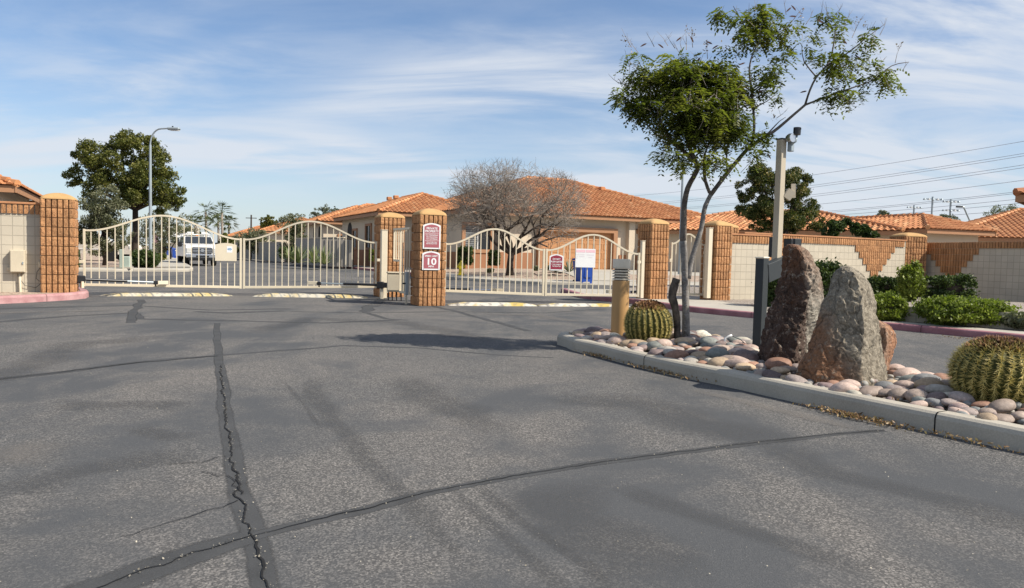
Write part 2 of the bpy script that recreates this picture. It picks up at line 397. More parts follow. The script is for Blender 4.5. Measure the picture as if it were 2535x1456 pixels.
M['tyre'] = mat('tyre_rubber', (.02, .02, .02), .8, .1, 5)
M['lens'] = mat('lamp_lens', (.55, .55, .52), .15, .1, 9, bump=0, spec=.6)
M['amber'] = mat('amber_lens', (.6, .2, .03), .2, .1, 9, bump=0)
M['pedestal'] = mat('utility_green', (.36, .42, .36), .55, .05, 3)
M['wire'] = mat('cable', (.34, .37, .42), .6, bump=0)
M['hump'] = None
m, nt, b = newmat('hump_paint'); N = NT(nt); v = N.coord(); s_ = N.n('ShaderNodeSeparateXYZ'); N.l(v, s_.inputs[0])
w = N.math('FRACT', N.math('MULTIPLY', N.math('ADD', s_.outputs[0], N.math('MULTIPLY', s_.outputs[1], .5)), 4.6))
st = N.ramp(w, [(.0, (.50, .44, .26)), (.5, (.50, .38, .15)), (.70, (.50, .38, .15)), (.74, (.07, .07, .06)), (.90, (.07, .07, .06)), (.95, (.50, .44, .26))])
st = N.mix(N.ramp(N.noise(v, 1.1, 3), [(.45, 0.0), (.6, .75)]), st, (.50, .48, .42))
st = N.mix(N.ramp(N.noise(v, 9, 6, .7), [(.52, 0.0), (.62, .85)]), st, (.12, .11, .10))
N.l(st, b.inputs['Base Color']); b.inputs['Roughness'].default_value = .8; N.bump(N.noise(v, 25, 4), .5, .01, b); M['hump'] = m
m, nt, b = newmat('hump_paint_worn'); N = NT(nt); v = N.coord()
st = N.mix(N.ramp(N.noise(v, 1.5, 3), [(.45, 0.0), (.55, 1.0)]), (.50, .37, .10), (.55, .52, .44))
st = N.mix(N.ramp(N.noise(v, 7, 6, .7), [(.50, 0.0), (.62, .9)]), st, (.15, .14, .13))
N.l(st, b.inputs['Base Color']); b.inputs['Roughness'].default_value = .85; N.bump(N.noise(v, 25, 4), .5, .01, b); M['hump2'] = m
# vegetation
M['leaf_main'] = leafmat('leaf_fresh', [(0, (.055, .070, .016)), (.45, (.125, .145, .030)), (.75, (.22, .22, .05)), (1, (.34, .31, .10))], .45)
M['leaf_dark'] = leafmat('leaf_dark', [(0, (.045, .060, .012)), (.55, (.115, .125, .025)), (1, (.22, .20, .055))], .2)
M['leaf_olive'] = leafmat('leaf_olive', [(0, (.08, .09, .045)), (.6, (.17, .175, .10)), (1, (.27, .26, .17))], .2)
M['leaf_dry'] = leafmat('leaf_drygreen', [(0, (.028, .044, .010)), (.5, (.065, .085, .018)), (.75, (.17, .155, .04)), (1, (.36, .28, .10))], .2)
M['leaf_bright'] = leafmat('leaf_bright', [(0, (.06, .085, .013)), (.5, (.16, .20, .03)), (1, (.31, .35, .07))], .3)
M['leaf_hedge'] = leafmat('leaf_hedge', [(0, (.020, .036, .010)), (.6, (.050, .078, .020)), (1, (.11, .14, .04))], .2)
M['leaf_far'] = leafmat('leaf_far', [(0, (.10, .12, .08)), (1, (.22, .23, .16))], .2)
M['twig'] = mat('grey_twig', (.26, .22, .18), .9, .1, 5, bump=0)
M['bark'] = mat('dark_bark', (.06, .045, .035), .95, .25, 6, 40, .25, .8, .01)
M['palebark'] = mat('pale_bark', (.15, .135, .12), .9, .28, 9, 45, .25, .8, .008, c2=(.29, .27, .245))
M['midbark'] = mat('brown_bark', (.10, .08, .065), .9, .3, 7, 45, .25, .6, .006, c2=(.19, .165, .14))
M['burntbark'] = mat('charred_bark', (.035, .03, .027), .95, .4, 9, 50, .3, .9, .01, c2=(.16, .13, .10))
M['palm'] = leafmat('palm_frond', [(0, (.04, .055, .02)), (1, (.13, .15, .06))], .2)
M['agave'] = leafmat('agave_blade', [(0, (.10, .13, .07)), (.6, (.22, .25, .12)), (1, (.42, .42, .22))], .15)
M['dryleaf'] = leafmat('dry_leaf', [(0, (.10, .055, .025)), (.5, (.26, .16, .08)), (1, (.46, .35, .18))], .15)
M['pod'] = mat('seed_pod', (.10, .045, .025), .7, .2, 10)
M['cactus'] = mat('cactus_skin', (.060, .066, .014), .6, .2, 6, 70, .2, .4)
M['spine'] = leafmat('cactus_spine', [(0, (.36, .27, .07)), (1, (.70, .58, .22))], .1)
M['cactustop'] = leafmat('dried_cactus_flower', [(0, (.05, .025, .015)), (.6, (.16, .08, .04)), (1, (.30, .18, .08))], .1)

# ---------------------------------------------------------------- ground, road, kerbs
TH = R(25)
def U_(t): return Vector((math.cos(t), math.sin(t), 0))
def V_(t): return Vector((-math.sin(t), math.cos(t), 0))
mb = MB(); mb.face([(-3000, -200, -.06), (3000, -200, -.06), (3000, 4000, -.06), (-3000, 4000, -.06)])
struct('ground', mb, M['earth'])
mb = MB()
def grid(mb, x0, x1, y0, y1, z, nx, ny):
    b = len(mb.v)
    for j in range(ny + 1):
        for i in range(nx + 1): mb.v.append((x0 + (x1 - x0) * i / nx, y0 + (y1 - y0) * j / ny, z))
    for j in range(ny):
        for i in range(nx):
            a = b + j * (nx + 1) + i; mb.f.append((a, a + 1, a + nx + 2, a + nx + 1)); mb.t.append(.5)
mb.face([(-120, -12, 0), (60, -12, 0), (60, 45, 0), (-120, 45, 0)])
mb.face([(-40, 45, 0), (0, 45, 0), (-60, 150, 0), (-110, 150, 0)])
struct('road', mb, M['asphalt'])

def ribbon(mb, pts, w, z, jit=.0, seed=0, step=.12, taper=False):
    """pts: ground points; a strip with ragged edges"""
    P = []
    for a, b in zip(pts[:-1], pts[1:]):
        n = max(1, int((b - a).length / step))
        for k in range(n): P.append(a.lerp(b, k / n))
    P.append(pts[-1]); b0 = len(mb.v); n = len(P)
    if not hasattr(mb, 'e'): mb.e = []
    for i, p in enumerate(P):
        d = (P[min(i + 1, n - 1)] - P[max(i - 1, 0)]).normalized(); q = Vector((-d.y, d.x, 0))
        ww = w if not isinstance(w, tuple) else w[0] + (w[1] - w[0]) * i / (n - 1)
        en = min(1.0, 7 * min(i, n - 1 - i) / n) if taper else 1.0
        l = ww / 2 * (1 + jit * noise.noise(Vector((p.x * 2.2, p.y * 2.2, seed)))); r = ww / 2 * (1 + jit * noise.noise(Vector((p.x * 2.2, p.y * 2.2, seed + 9))))
        c = p + q * ww * jit * .35 * noise.noise(Vector((p.x * 1.1, p.y * 1.1, seed + 5)))
        for (o, e) in ((l, 0), (l * .35, en), (-r * .35, en), (-r, 0)): mb.v.append((*(c + q * o).xy, z)); mb.e.append(e)
    for i in range(n - 1):
        for k in range(3): a = b0 + 4 * i + k; mb.f.append((a, a + 1, a + 5, a + 4)); mb.t.append(.5)
def gp(*l): return [G(x, y) for x, y in l]
seal = MB()
LA = gp((668, 1490), (640, 1380), (622, 1320), (592, 1220), (574, 1130), (562, 1050), (552, 970), (546, 905), (540, 860), (536, 800))
LB = gp((628, 1328), (760, 1292), (900, 1262), (1050, 1222), (1250, 1183), (1500, 1143), (1700, 1118), (1900, 1093), (2080, 1074), (2190, 1066))
LC = gp((622, 1330), (500, 1365), (380, 1405), (260, 1450), (160, 1490))
ribbon(seal, LA, (.13, .11), .0006, .4, 1); ribbon(seal, LB, (.12, .10), .0008, .35, 2); ribbon(seal, LC, (.18, .32), .0010, .5, 3)
ribbon(seal, gp((-60, 945), (150, 922), (330, 898), (540, 880), (700, 868), (850, 856), (1040, 862), (1240, 880), (1370, 886)), (.16, .07), .0012, .6, 4)
for k, (pl, w) in enumerate([(((-40, 766), (150, 760), (340, 757), (520, 768), (720, 765)), .2), (((-40, 800), (180, 782), (330, 775), (345, 790), (600, 795), (800, 800), (1000, 792)), .2),
        (((350, 742), (330, 775), (322, 800)), .18), (((965, 735), (935, 748), (900, 772)), .3), (((1065, 756), (1120, 770), (1200, 790), (1310, 820)), .16),
        (((720, 772), (900, 775), (1100, 772), (1350, 775)), .14), (((900, 772), (960, 790), (1010, 793)), .14), (((1350, 775), (1500, 765)), .1), (((480, 772), (560, 775), (700, 770)), .24)]):
    ribbon(seal, gp(*pl), w, .0014 + .0001 * k, .7, 10 + k, .2)
stn = MB()
for k, (pl, w) in enumerate([(((768, 930), (775, 985), (835, 1060), (900, 1125), (960, 1180), (1010, 1226), (1090, 1310), (1160, 1400), (1240, 1500)), (.30, .12)), (((1090, 1190), (1180, 1270), (1300, 1370), (1420, 1490)), .10), (((1150, 1180), (1280, 1280), (1450, 1400), (1560, 1500)), .10),
        (((1330, 1190), (1450, 1280), (1600, 1380), (1700, 1490)), .7), (((1900, 1100), (2050, 1170), (2300, 1240), (2700, 1330)), .45), (((-100, 1250), (200, 1170), (500, 1120)), .5), (((100, 1010), (330, 1000), (480, 1010)), .5), (((-50, 960), (200, 850), (420, 830)), .6), (((620, 830), (760, 790), (1000, 800), (1250, 850)), .7),
        (((1350, 980), (1600, 1010), (1800, 1060), (2000, 1110)), .8), (((1000, 930), (1100, 1000), (1250, 1080)), .5), (((1500, 1200), (1800, 1300), (2200, 1420)), .25), (((700, 940), (760, 1010), (800, 1070)), .06), (((300, 1060), (420, 1080), (520, 1075)), .3)]):
    ribbon(stn, gp(*pl), w, .0026 + .0001 * k, .8, 50 + k, .2, taper=True)
struct('road_stain', stn, M['stain'])
dst = MB()
for k, (pl, w) in enumerate([(((-80, 1130), (60, 1115), (190, 1110)), .55), (((1040, 750), (960, 755), (850, 752)), .5), (((-60, 778), (120, 772), (300, 768)), .5), (((1180, 778), (1320, 780), (1450, 800)), .5), (((1700, 960), (1900, 1010), (2150, 1070)), .22)]):
    ribbon(dst, gp(*pl), w, .0042 + .0001 * k, .8, 80 + k, .2, taper=True)
struct('road_dust', dst, M['dust'])
struct('crack_sealant', seal, M['sealant'])
crk = MB()
def jag(pts, amp, step, seed):
    out = []
    for a, b in zip(pts[:-1], pts[1:]):
        n = max(1, int((b - a).length / step)); d = (b - a).normalized(); q = Vector((-d.y, d.x, 0))
        for k in range(n):
            p = a.lerp(b, k / n); out.append(p + q * amp * (noise.noise(p * 6 + Vector((0, 0, seed))) + .8 * noise.noise(p * 19 + Vector((3, 0, seed)))))
    out.append(pts[-1]); return out
ribbon(crk, jag(LA[:-2], .024, .02, 1), .010, .0050, .9, 31, 5); ribbon(crk, jag(LB, .012, .03, 2), .007, .0052, .8, 32, 5)
ribbon(crk, jag(LC, .03, .03, 3), .007, .0054, .9, 33, 5); ribbon(crk, jag(gp((-40, 944), (150, 922), (330, 900), (540, 882)), .03, .05, 4), .016, .0056, .9, 34, 5)
for k, pl in enumerate([((1085, 1130), (1040, 1190), (1000, 1160)), ((590, 1240), (480, 1275), (300, 1330)), ((560, 1130), (500, 1145), (420, 1150)), ((600, 1225), (560, 1180), (500, 1170))][1:]): ribbon(crk, jag(gp(*pl), .03, .03, 7 + k), .007, .0058 + k * .0001, .9, 35 + k, 5)
struct('road_crack', crk, M['roadcrack'])
# crumbs of light gravel caught in the cracks
C = []; 
for L_, n in ((LA[:-2], 260), (LB, 80), (LC, 60)):
    J = jag(L_, .03, .025, 1)
    for _ in range(n):
        p = rnd.choice(J); C.append((p.x + rnd.gauss(0, .012), p.y + rnd.gauss(0, .012), .008))
for _ in range(900):
    y = 2.4 + 9 * rnd.random() ** 1.6; C.append((rnd.uniform(-.75 * y, .75 * y), y, .008))
C = np.array(C); n = len(C); an = nr.rand(n) * 6.28; s = .0022 + .0035 * nr.rand(n) ** 2
Uu = np.stack([np.cos(an) * s, np.sin(an) * s, nr.randn(n) * s * .3], 1); Vv = np.stack([-np.sin(an) * s * .7, np.cos(an) * s * .7, nr.randn(n) * s * .3], 1)
M['grit'] = leafmat('road_grit', [(0, (.18, .16, .12)), (1, (.42, .38, .30))], 0)
o = quads('loose_grit', M['grit'], C, Uu, Vv, nr.rand(n)); tag(o, 'pale grit and crumbs scattered over the cracked asphalt', 'grit', kind='stuff')

def offset(poly, d):
    out = []; n = len(poly)
    for i, p in enumerate(poly):
        t = (poly[min(i + 1, n - 1)] - poly[max(i - 1, 0)]).normalized(); out.append(p + Vector((-t.y, t.x, 0)) * d)
    return out
def band(mb, A_, za, B_, zb):
    b = len(mb.v); n = len(A_)
    for p, q in zip(A_, B_): mb.v.append((p.x, p.y, za)); mb.v.append((q.x, q.y, zb))
    for i in range(n - 1): mb.f.append((b + 2 * i, b + 2 * i + 1, b + 2 * i + 3, b + 2 * i + 2)); mb.t.append(.5)
def dens(pts, step=.4, closed=False):
    """Catmull-Rom resample"""
    out = []; n = len(pts)
    for i in range(n - 1):
        p0, p1, p2, p3 = pts[max(i - 1, 0)], pts[i], pts[i + 1], pts[min(i + 2, n - 1)]
        m_ = max(1, int((p2 - p1).length / step))
        for k in range(m_):
            t = k / m_; out.append(.5 * ((2 * p1) + (p2 - p0) * t + (2 * p0 - 5 * p1 + 4 * p2 - p3) * t * t + (3 * p1 - p0 - 3 * p2 + p3) * t ** 3))
    out.append(pts[-1]); return out
def kerb(name, line, h, w, m, side=1, joints=3.0):
    """rounded kerb along a line; side=+1: body on the left of the line"""
    mb = MB(); prof = [(0, -.05), (0.0, h * .72), (.012, h * .9), (.035, h), (w, h), (w, -.05)]
    Ls = [offset(line, side * x) for x, z in prof]
    for i in range(len(prof) - 1): band(mb, Ls[i], prof[i][1], Ls[i + 1], prof[i + 1][1])
    for e in (0, -1): mb.face([(Ls[i][e].x, Ls[i][e].y, prof[i][1]) for i in range(len(prof))])
    # joints: thin dark grooves set proud by 1.5 mm
    o = struct(name, mb, m)
    acc = 0; jb = MB(); nxt = joints * .4
    for a, b in zip(line[:-1], line[1:]):
        acc += (b - a).length
        if acc > nxt:
            nxt += joints; d = (b - a).normalized(); q = Vector((-d.y, d.x, 0)) * side
            for (x0, z0), (x1, z1) in zip(prof[:4], prof[1:5]):
                e = Vector((0, 0, .002)) - q * .002
                P0 = Vector((*(a + q * x0).xy, max(z0, .0))) + e; P1 = Vector((*(a + q * x1).xy, z1)) + e
                jb.face([P0 - d * .005, P0 + d * .005, P1 + d * .005, P1 - d * .005])
    if jb.f: jb.build('joint', M['crack'], parent=o)
    return o

# ---- near left lot: faded red kerb and gravel
LK = dens([XY(-420, 12.6), XY(-160, 13.6), XY(0, 14.4), XY(115, 15.25), XY(185, 15.95), XY(212, 16.4), XY(219, 16.9), XY(212, 17.5), XY(195, 18.4), XY(150, 22), XY(100, 27)], .3)
kerb('red_kerb_left', LK, .15, .16, M['pinkkerb'], 1, 2.4)
inn = offset(LK, .16); mb = MB(); mb.v = [(p.x, p.y, .135) for p in inn] + [(-40, 27, .135), (-40, 10, .135)]; mb.f = [tuple(range(len(mb.v)))]; mb.t = [.5]
struct('gravel_bed_left', mb, M['gravel'])

# ---- far left lot (beyond the cross street)
FL = dens([Vector((-60, 26, 0)), Vector((-30, 31, 0)), G(170, 672), G(330, 672), G(440, 673), G(478, 670), G(462, 657), G(447, 645), G(430, 634), G(412, 623)], 1.0)
FL[-1] = FL[-1]
def lot(prefix, line, side, zs, mats, kerbm):
    kerb('kerb_' + prefix, line, .13, .15, kerbm, side, 6)
    a = offset(line, side * .15); b = offset(line, side * 1.6)
    mb = MB(); band(mb, a, .126, b, .14); struct('sidewalk_' + prefix, mb, mats[0])
    return b
bl = lot('far_left', FL, 1, None, (M['walk'],), M['walk'])
mb = MB(); mb.v = [(p.x, p.y, .15) for p in bl] + [(-130, 190, .15), (-150, 26, .15)]; mb.f = [tuple(range(len(mb.v)))]; mb.t = [.5]
struct('gravel_bed_far_left', mb, M['gravel'])
mb = MB(); mb.face([(*G(472, 661, .16).xy, .165), (*G(470, 657, .16).xy, .165), (*G(395, 622, .16).xy, .165), (*G(355, 622, .16).xy, .165), (*G(390, 661, .16).xy, .165)])
struct('pavement_far_left', mb, M['walk'])
# ---- far right lot (big house)
FR = dens([Vector((30, 33, 0)), Vector((16, 31.5, 0)), Vector((9, 30.8, 0)), G(1460, 706), G(1337, 704), G(1200, 698), G(1099, 690), G(1000, 679), G(922, 671), G(850, 664), G(772, 656), G(720, 649), G(660, 643), G(600, 638.5)], 1.0)
FR2 = offset(FR, -1)
iK = min(range(len(FR)), key=lambda i: abs(FR[i].x - 2.6)); iJ = min(range(len(FR)), key=lambda i: abs(FR[i].x + 4.2)); iR = min(range(len(FR)), key=lambda i: abs(FR[i].x - 11.4))
kerb('red_kerb_far_right', FR[iJ:], .13, .15, M['redkerb'], -1, 6); kerb('concrete_kerb_far_right', FR[iK:iJ + 1], .13, .15, M['walk'], -1, 6); kerb('concrete_kerb_drive', FR[iR:iK + 1], .03, .15, M['walk'], -1, 6); kerb('concrete_kerb_far_right_end', FR[:iR + 1], .13, .15, M['walk'], -1, 6)
a = offset(FR, -.15); b = offset(FR, -1.7); c = offset(FR, -5.0); d = offset(FR, -60)
mb = MB(); band(mb, a[iK:], .126, b[iK:], .15); band(mb, a[iR:iK + 1], .026, b[iR:iK + 1], .15); band(mb, a[:iR + 1], .126, b[:iR + 1], .15); struct('sidewalk_far_right', mb, M['walk'])
mb = MB(); band(mb, b, .146, c, .36); cen = [Vector((60, 160, 0))] * len(c); band(mb, c, .36, cen, .36); struct('gravel_bed_far_right', mb, M['gravel'])

# ---- right side: red kerb, sidewalk, raised bed
RK = dens([Vector((1.6, 24.5, 0)), Vector((1.9, 21.5, 0)), G(1481, 744), G(1567, 752), G(1640, 762), G(1706, 772), G(1907, 791.5), G(2192, 815), G(2350, 830), G(2535, 848), G(2900, 885), G(3500, 950)], .4)
kerb('red_kerb_right', RK, .12, .15, M['redkerb'], 1, 3.0)
a = offset(RK, .15); SWb = dens([Vector((3.3, 24.5, 0)), Vector((3.4, 21.5, 0)), Vector((5.9, 20.6, 0)), XY(1780, 19.4), XY(1850, 17.6), XY(1950, 15.9), XY(2163, 14.3), XY(2350, 13.3), XY(2535, 12.35), XY(2900, 10.9), XY(3500, 8.9)], .4)
mb = MB(); n1 = len(a); SWr = [SWb[int(i * (len(SWb) - 1) / (n1 - 1))] for i in range(n1)]
band(mb, a, .116, SWr, .12); struct('sidewalk_right', mb, M['walk'])
mb = MB(); RB = [Vector((p.x, p.y, 0)) for p in SWr]
mb.v = [(p.x, p.y, .118) for p in RB] + [(30, 8, .118), (30, 30, .118), (6, 30, .118)]; mb.f = [tuple(range(len(mb.v)))]; mb.t = [.5]
struct('gravel_bed_right', mb, M['gravel_grey'])

# ---------------------------------------------------------------- ribbed split-face block work
def rib_cell(mb, o, u, n, x0, x1, z0, z1, depth=.035, rough=.007, t=None):
    """one rough rib from x0..x1 along u and z0..z1, standing out of plane by depth along n"""
    nz, nx = 4, 3; b = len(mb.v); t = rnd.random() if t is None else t; g = []
    for j in range(nz + 1):
        for i in range(nx + 1):
            x = x0 + (x1 - x0) * i / nx; z = z0 + (z1 - z0) * j / nz
            e = i in (0, nx) or j in (0, nz)
            d = depth * (.88 if j in (0, nz) else (.97 if e else 1)) + rnd.uniform(-rough, rough) * (.7 if e else 1)
            p = o + u * (x + (0 if i in (0, nx) else rnd.uniform(-.004, .004))) + n * d; g.append((p.x, p.y, o.z + z))
    mb.v += g; W = nx + 1
    for j in range(nz):
        for i in range(nx): mb.f.append((b + j * W + i, b + j * W + i + 1, b + (j + 1) * W + i + 1, b + (j + 1) * W + i)); mb.t.append(t)
    # sides back to plane
    ring = [i for i in range(W)] + [W * j + nx for j in range(1, nz + 1)] + [W * nz + i for i in range(nx - 1, -1, -1)] + [W * j for j in range(nz - 1, 0, -1)]
    b2 = len(mb.v)
    for k in ring:
        j, i = divmod(k, W); p = o + u * (x0 + (x1 - x0) * i / nx); mb.v.append((p.x, p.y, o.z + z0 + (z1 - z0) * j / nz))
    m_ = len(ring)
    for k in range(m_):
        k2 = (k + 1) % m_; mb.f.append((b + ring[k], b2 + k, b2 + k2, b + ring[k2])); mb.t.append(t)
def pillar(label, P0, th, w, z0, ncourse, course=.203, ribs=6, capz=.14, sides=(0, 1, 2, 3)):
    cx_ = P0 + U_(th) * w / 2 + V_(th) * w / 2
    root = thing('gate_pillar', label, 'pillar', (cx_.x, cx_.y, z0), th, 'ribbed block pillars')
    H = ncourse * course; mb = MB(); core = MB(); dp = .046; iw = w / 2 - dp
    core.box((0, 0, H / 2), (2 * iw, 2 * iw, H - .01)); core.build('core', M['mortar'], root, world=False)
    bt = {(c, i, k): rnd.random() for c in range(ncourse + 1) for i in range(-1, ribs + 12) for k in range(4)}
    for k in range(4):
        a = k * math.pi / 2; u = Vector((math.cos(a), math.sin(a), 0)); n = Vector((math.sin(a), -math.cos(a), 0)); o = n * (iw - .002)
        pitch = (w - .01) / ribs
        for c in range(ncourse):
            for i in range(ribs):
                g = .027
                x0 = -w / 2 + .005 + i * pitch + (g / 2 if i else 0); x1 = -w / 2 + .005 + (i + 1) * pitch - (g / 2 if i < ribs - 1 else 0)
                if i == 0: x0 = -w / 2 + dp * .5
                if i == ribs - 1: x1 = w / 2 - dp * .5
                rib_cell(mb, o, u, n, x0, x1, c * course + .007, (c + 1) * course - .007, dp, t=min(1, max(0, bt[(c, (i + c) // 2 if c % 2 else i // 2, k)] + rnd.uniform(-.15, .15))))
    mb.build('block_courses', M['split'], root, world=False)
    # rounded pyramid cap
    cp = MB(); nl = 6; W = w / 2 + .006; N_ = 8; b0 = 0; rows = []
    for j in range(nl + 1):
        f = j / nl; s = math.cos(f * math.pi / 2) ** .8 if j < nl else 0.02; z = H + capz * math.sin(f * math.pi / 2) ** 1.2
        s = 1 - f ** 1.5 if j < nl else .02
        z = H + capz * (1 - (1 - f) ** 1.6)
        ring = []
        for side in range(4):
            for i in range(N_):
                q = -1 + 2 * i / N_; p = {0: (q, -1), 1: (1, q), 2: (-q, 1), 3: (-1, -q)}[side]
                rr = 1 - .05 * (abs(p[0] * p[1])) ** 4; ring.append((p[0] * W * s * rr, p[1] * W * s * rr, z))
        rows.append(ring)
    n = 4 * N_; cp.v = [p for r in rows for p in r] + [(x, y, H - .012) for (x, y, z) in rows[0]]
    for j in range(nl):
        for i in range(n): cp.f.append((j * n + i, j * n + (i + 1) % n, (j + 1) * n + (i + 1) % n, (j + 1) * n + i)); cp.t.append(.5)
    cp.f.append(tuple(nl * n + i for i in range(n))); cp.t.append(.5); bb = (nl + 1) * n
    for i in range(n): cp.f.append((bb + i, bb + (i + 1) % n, (i + 1) % n, i)); cp.t.append(.5)
    cp.build('cap', M['cap'], root, world=False, smooth=True)
    return root
t24 = R(24)
PL0 = XY(98.7, 15.9); pillar('tall ribbed block pillar at the left end of the entry gates', PL0, t24, .65, .12, 10)
PM0 = XY(1037, 16.45); pillar('ribbed block pillar carrying the two maroon signs', PM0, t24, .64, .0, 10, capz=.15)
PR0 = XY(940, 19.3); pillar('ribbed block pillar behind the cream control cabinet', PR0, t24, .67, .0, 10, course=.208)
P4 = XY(1611, 19.3); pillar('ribbed block pillar between the right vehicle gate and the footpath gate', P4, R(28), .60, .05, 10, ribs=6)
P5 = XY(1772, 19.5); pillar('ribbed block pillar at the right of the footpath gate joined to the block wall', P5, R(28), .58, .05, 10)
P6 = XY(1790, 21.6); pillar('ribbed block pillar mostly hidden behind the footpath gate post', P6, R(28), .6, .1, 10)
P7 = XY(2236, 25.3); pillar('shaded ribbed pillar where the two stepped garden walls meet', P7 + Vector((.1, .1, 0)), R(10), .85, .1, 10, ribs=8)

# ---- block walls
def blockwall(label, P, th, L, H, z0, rows, coping=True, thick=.2, topband=True, z1=None):
    root = thing('block_wall', label, 'wall', (P.x, P.y, z0), th, 'tan block walls')
    mb = MB(); mb.box((L / 2, thick / 2, H / 2 - .1), (L, thick, H + .2)); mb.build('block_face', M['block'], root, world=False)
    if coping:
        c = MB(); c.box((L / 2, thick / 2 - .01, H + .022), (L, thick + .08, .045), bev=.006); c.build('coping', M['coping'], root, world=False)
    rb = MB(); o = Vector((0, 0.002, 0)); u = Vector((1, 0, 0)); n = Vector((0, -1, 0)); B = .203
    cells = [(i * B / 2 + .0, H - B, H) for i in range(int(L / (B / 2)))] if topband else []
    for (c0, width, nrows) in rows:
        for r_ in range(nrows):
            w_ = (width - 2 * r_) * B; x0 = c0 - w_ / 2; m_ = int(round(w_ / (B / 2)))
            for i in range(m_): cells.append((x0 + i * B / 2, H - (r_ + 2) * B, H - (r_ + 1) * B))
    for (x, a, b) in cells:
        if x < 0 or x + B / 2 > L: continue
        rib_cell(rb, o, u, n, x + .013, x + B / 2 - .013, a + .003, b - .003, .036)
    rb.build('ribbed_blocks', M['split'], root, world=False)
    return root
def line_u(px, P, th):
    """distance along a wall line where the sight line through px meets it"""
    r = ray(px, 640); u = U_(th); # P + u t = r s
    det = u.x * (-r.y) + r.x * u.y; t = ((0 - P.x) * (-r.y) + r.x * (0 - P.y)) / det
    return t
# left wall
LW = PL0 + V_(t24) * .28 - U_(R(27)) * 5.2 + U_(t24) * .0
blockwall('tan block wall with an electrical cabinet left of the gates', LW, R(27), 5.2, 1.89, .12, [])
W1 = XY(1806, 20.1); blockwall('short tan block wall between the footpath pillar and the charcoal post', W1, R(27), 1.45, 1.80, .05, [])
W2 = XY(1838, 21.7); th2 = math.atan2(XY(2240, 25.4).y - W2.y, XY(2240, 25.4).x - W2.x)
L2 = (XY(2240, 25.4) - W2).length
blockwall('long tan garden wall with stepped ribbed triangle behind the two boulders', W2, th2, L2, 1.88, .07, [(line_u(2165, W2, th2), 10, 5), (line_u(1890, W2, th2), 10, 5)])
W3 = XY(2268, 26.3); e3 = XY(2560, 22.2); th3 = math.atan2(e3.y - W3.y, e3.x - W3.x)
blockwall('shaded garden wall with stepped ribbed triangle at the right edge', W3, th3, (e3 - W3).length + 2.5, 1.84, .1, [(1.45, 10, 5)], coping=False)
# low planter wall
lw0 = XY(2110, 14.75); lw1 = XY(2640, 12.25); thl = math.atan2(lw1.y - lw0.y, lw1.x - lw0.x)
mb = MB(); mb.box(((lw1 - lw0).length / 2 + .8, .1, .19), ((lw1 - lw0).length + 2, .2, .38))
tag(mb.build('planter_wall', M['block'], world=False, loc=(lw0.x, lw0.y, .02), rotz=thl), 'low block planter wall behind the right sidewalk', 'planter wall')
mb = MB(); q0 = lw0 + V_(thl) * .2 - U_(thl) * .2; q1 = lw1 + V_(thl) * .2 + U_(thl) * 2
mb.face([(q0.x, q0.y, .33), (q1.x, q1.y, .33), (q1.x + 6, q1.y + 8, .20), (q0.x + 1.5, q0.y + 10, .20)])
struct('gravel_bed_planter', mb, M['gravel_grey'])

# ---------------------------------------------------------------- gates
def top_curve(f, z0, z1, rise):   # f 0..1, S-shaped hump
    return z0 + (z1 - z0) * f + rise * (0.5 - 0.5 * math.cos(2 * math.pi * f))
def gate_leaf(name, label, a_top, a_bot, b_top, b_bot, rise, npk, group='arched vehicle gate leaves', tall=.05, rail=.06, pk=.022):
    A0, B0 = Vector((a_bot.x, a_bot.y, 0)), Vector((b_bot.x, b_bot.y, 0)); d = B0 - A0; L = d.length; th = math.atan2(d.y, d.x)
    root = thing(name, label, 'gate', (A0.x, A0.y, 0), th, group)
    zb0, zb1, zt0, zt1 = a_bot.z, b_bot.z, a_top.z, b_top.z
    m_ = M['cream']
    for x, zb, zt in ((tall / 2, zb0, zt0), (L - tall / 2, zb1, zt1)):
        mb = MB(); mb.box((x, 0, (zb + zt) / 2 + .01), (tall, .05, zt - zb + .04), bev=.004); mb.build('stile', m_, root, world=False)
    mb = MB(); mb.bar((tall, 0, zb0 + rail / 2), (L - tall, 0, zb1 + rail / 2), .048, rail, bev=.003); mb.build('bottom_rail', m_, root, world=False)
    mb = MB(); n = 36; sec = [(-.02, -.02), (.02, -.02), (.02, .02), (-.02, .02)]
    for i in range(n + 1):
        f = i / n; x = tall * .9 + f * (L - 1.8 * tall); z = top_curve(f, zt0, zt1, rise)
        f2 = min(1, f + .01); f1 = max(0, f - .01)
        sl = (top_curve(f2, zt0, zt1, rise) - top_curve(f1, zt0, zt1, rise)) / ((f2 - f1) * L); nn = Vector((-sl, 0, 1)).normalized()
        for (yy, q) in sec: mb.v.append((x + nn.x * q, yy, z + nn.z * q))
    for i in range(n):
        for k in range(4): mb.f.append((i * 4 + k, i * 4 + (k + 1) % 4, (i + 1) * 4 + (k + 1) % 4, (i + 1) * 4 + k)); mb.t.append(.5)
    mb.build('top_rail', m_, root, world=False)
    for i in range(npk):
        f = (i + 1) / (npk + 1); x = f * L; z = top_curve((x - tall * .9) / (L - 1.8 * tall), zt0, zt1, rise)
        zb = zb0 + (zb1 - zb0) * f + rail * .9
        mb = MB(); mb.box((x, 0, (zb + z) / 2 - .005), (pk, pk, z - zb - .01)); mb.build('picket', m_, root, world=False)
    return root, th, L
d0, d1, d2 = 17.3, 18.7, 19.4
g1, th1, GL1 = gate_leaf('vehicle_gate', 'arched cream gate leaf left of the centre meeting post of the entry', A(206, 570, d0), A(206, 708, d0), A(598, 593, d1), A(598, 714, d1), .46, 20)
g2, thg2, GL2 = gate_leaf('vehicle_gate', 'arched cream gate leaf hinged on the cream post by the control cabinet', A(601, 593, d1), A(601, 714, d1), A(932, 601, d2), A(932, 713, d2), .50, 20)
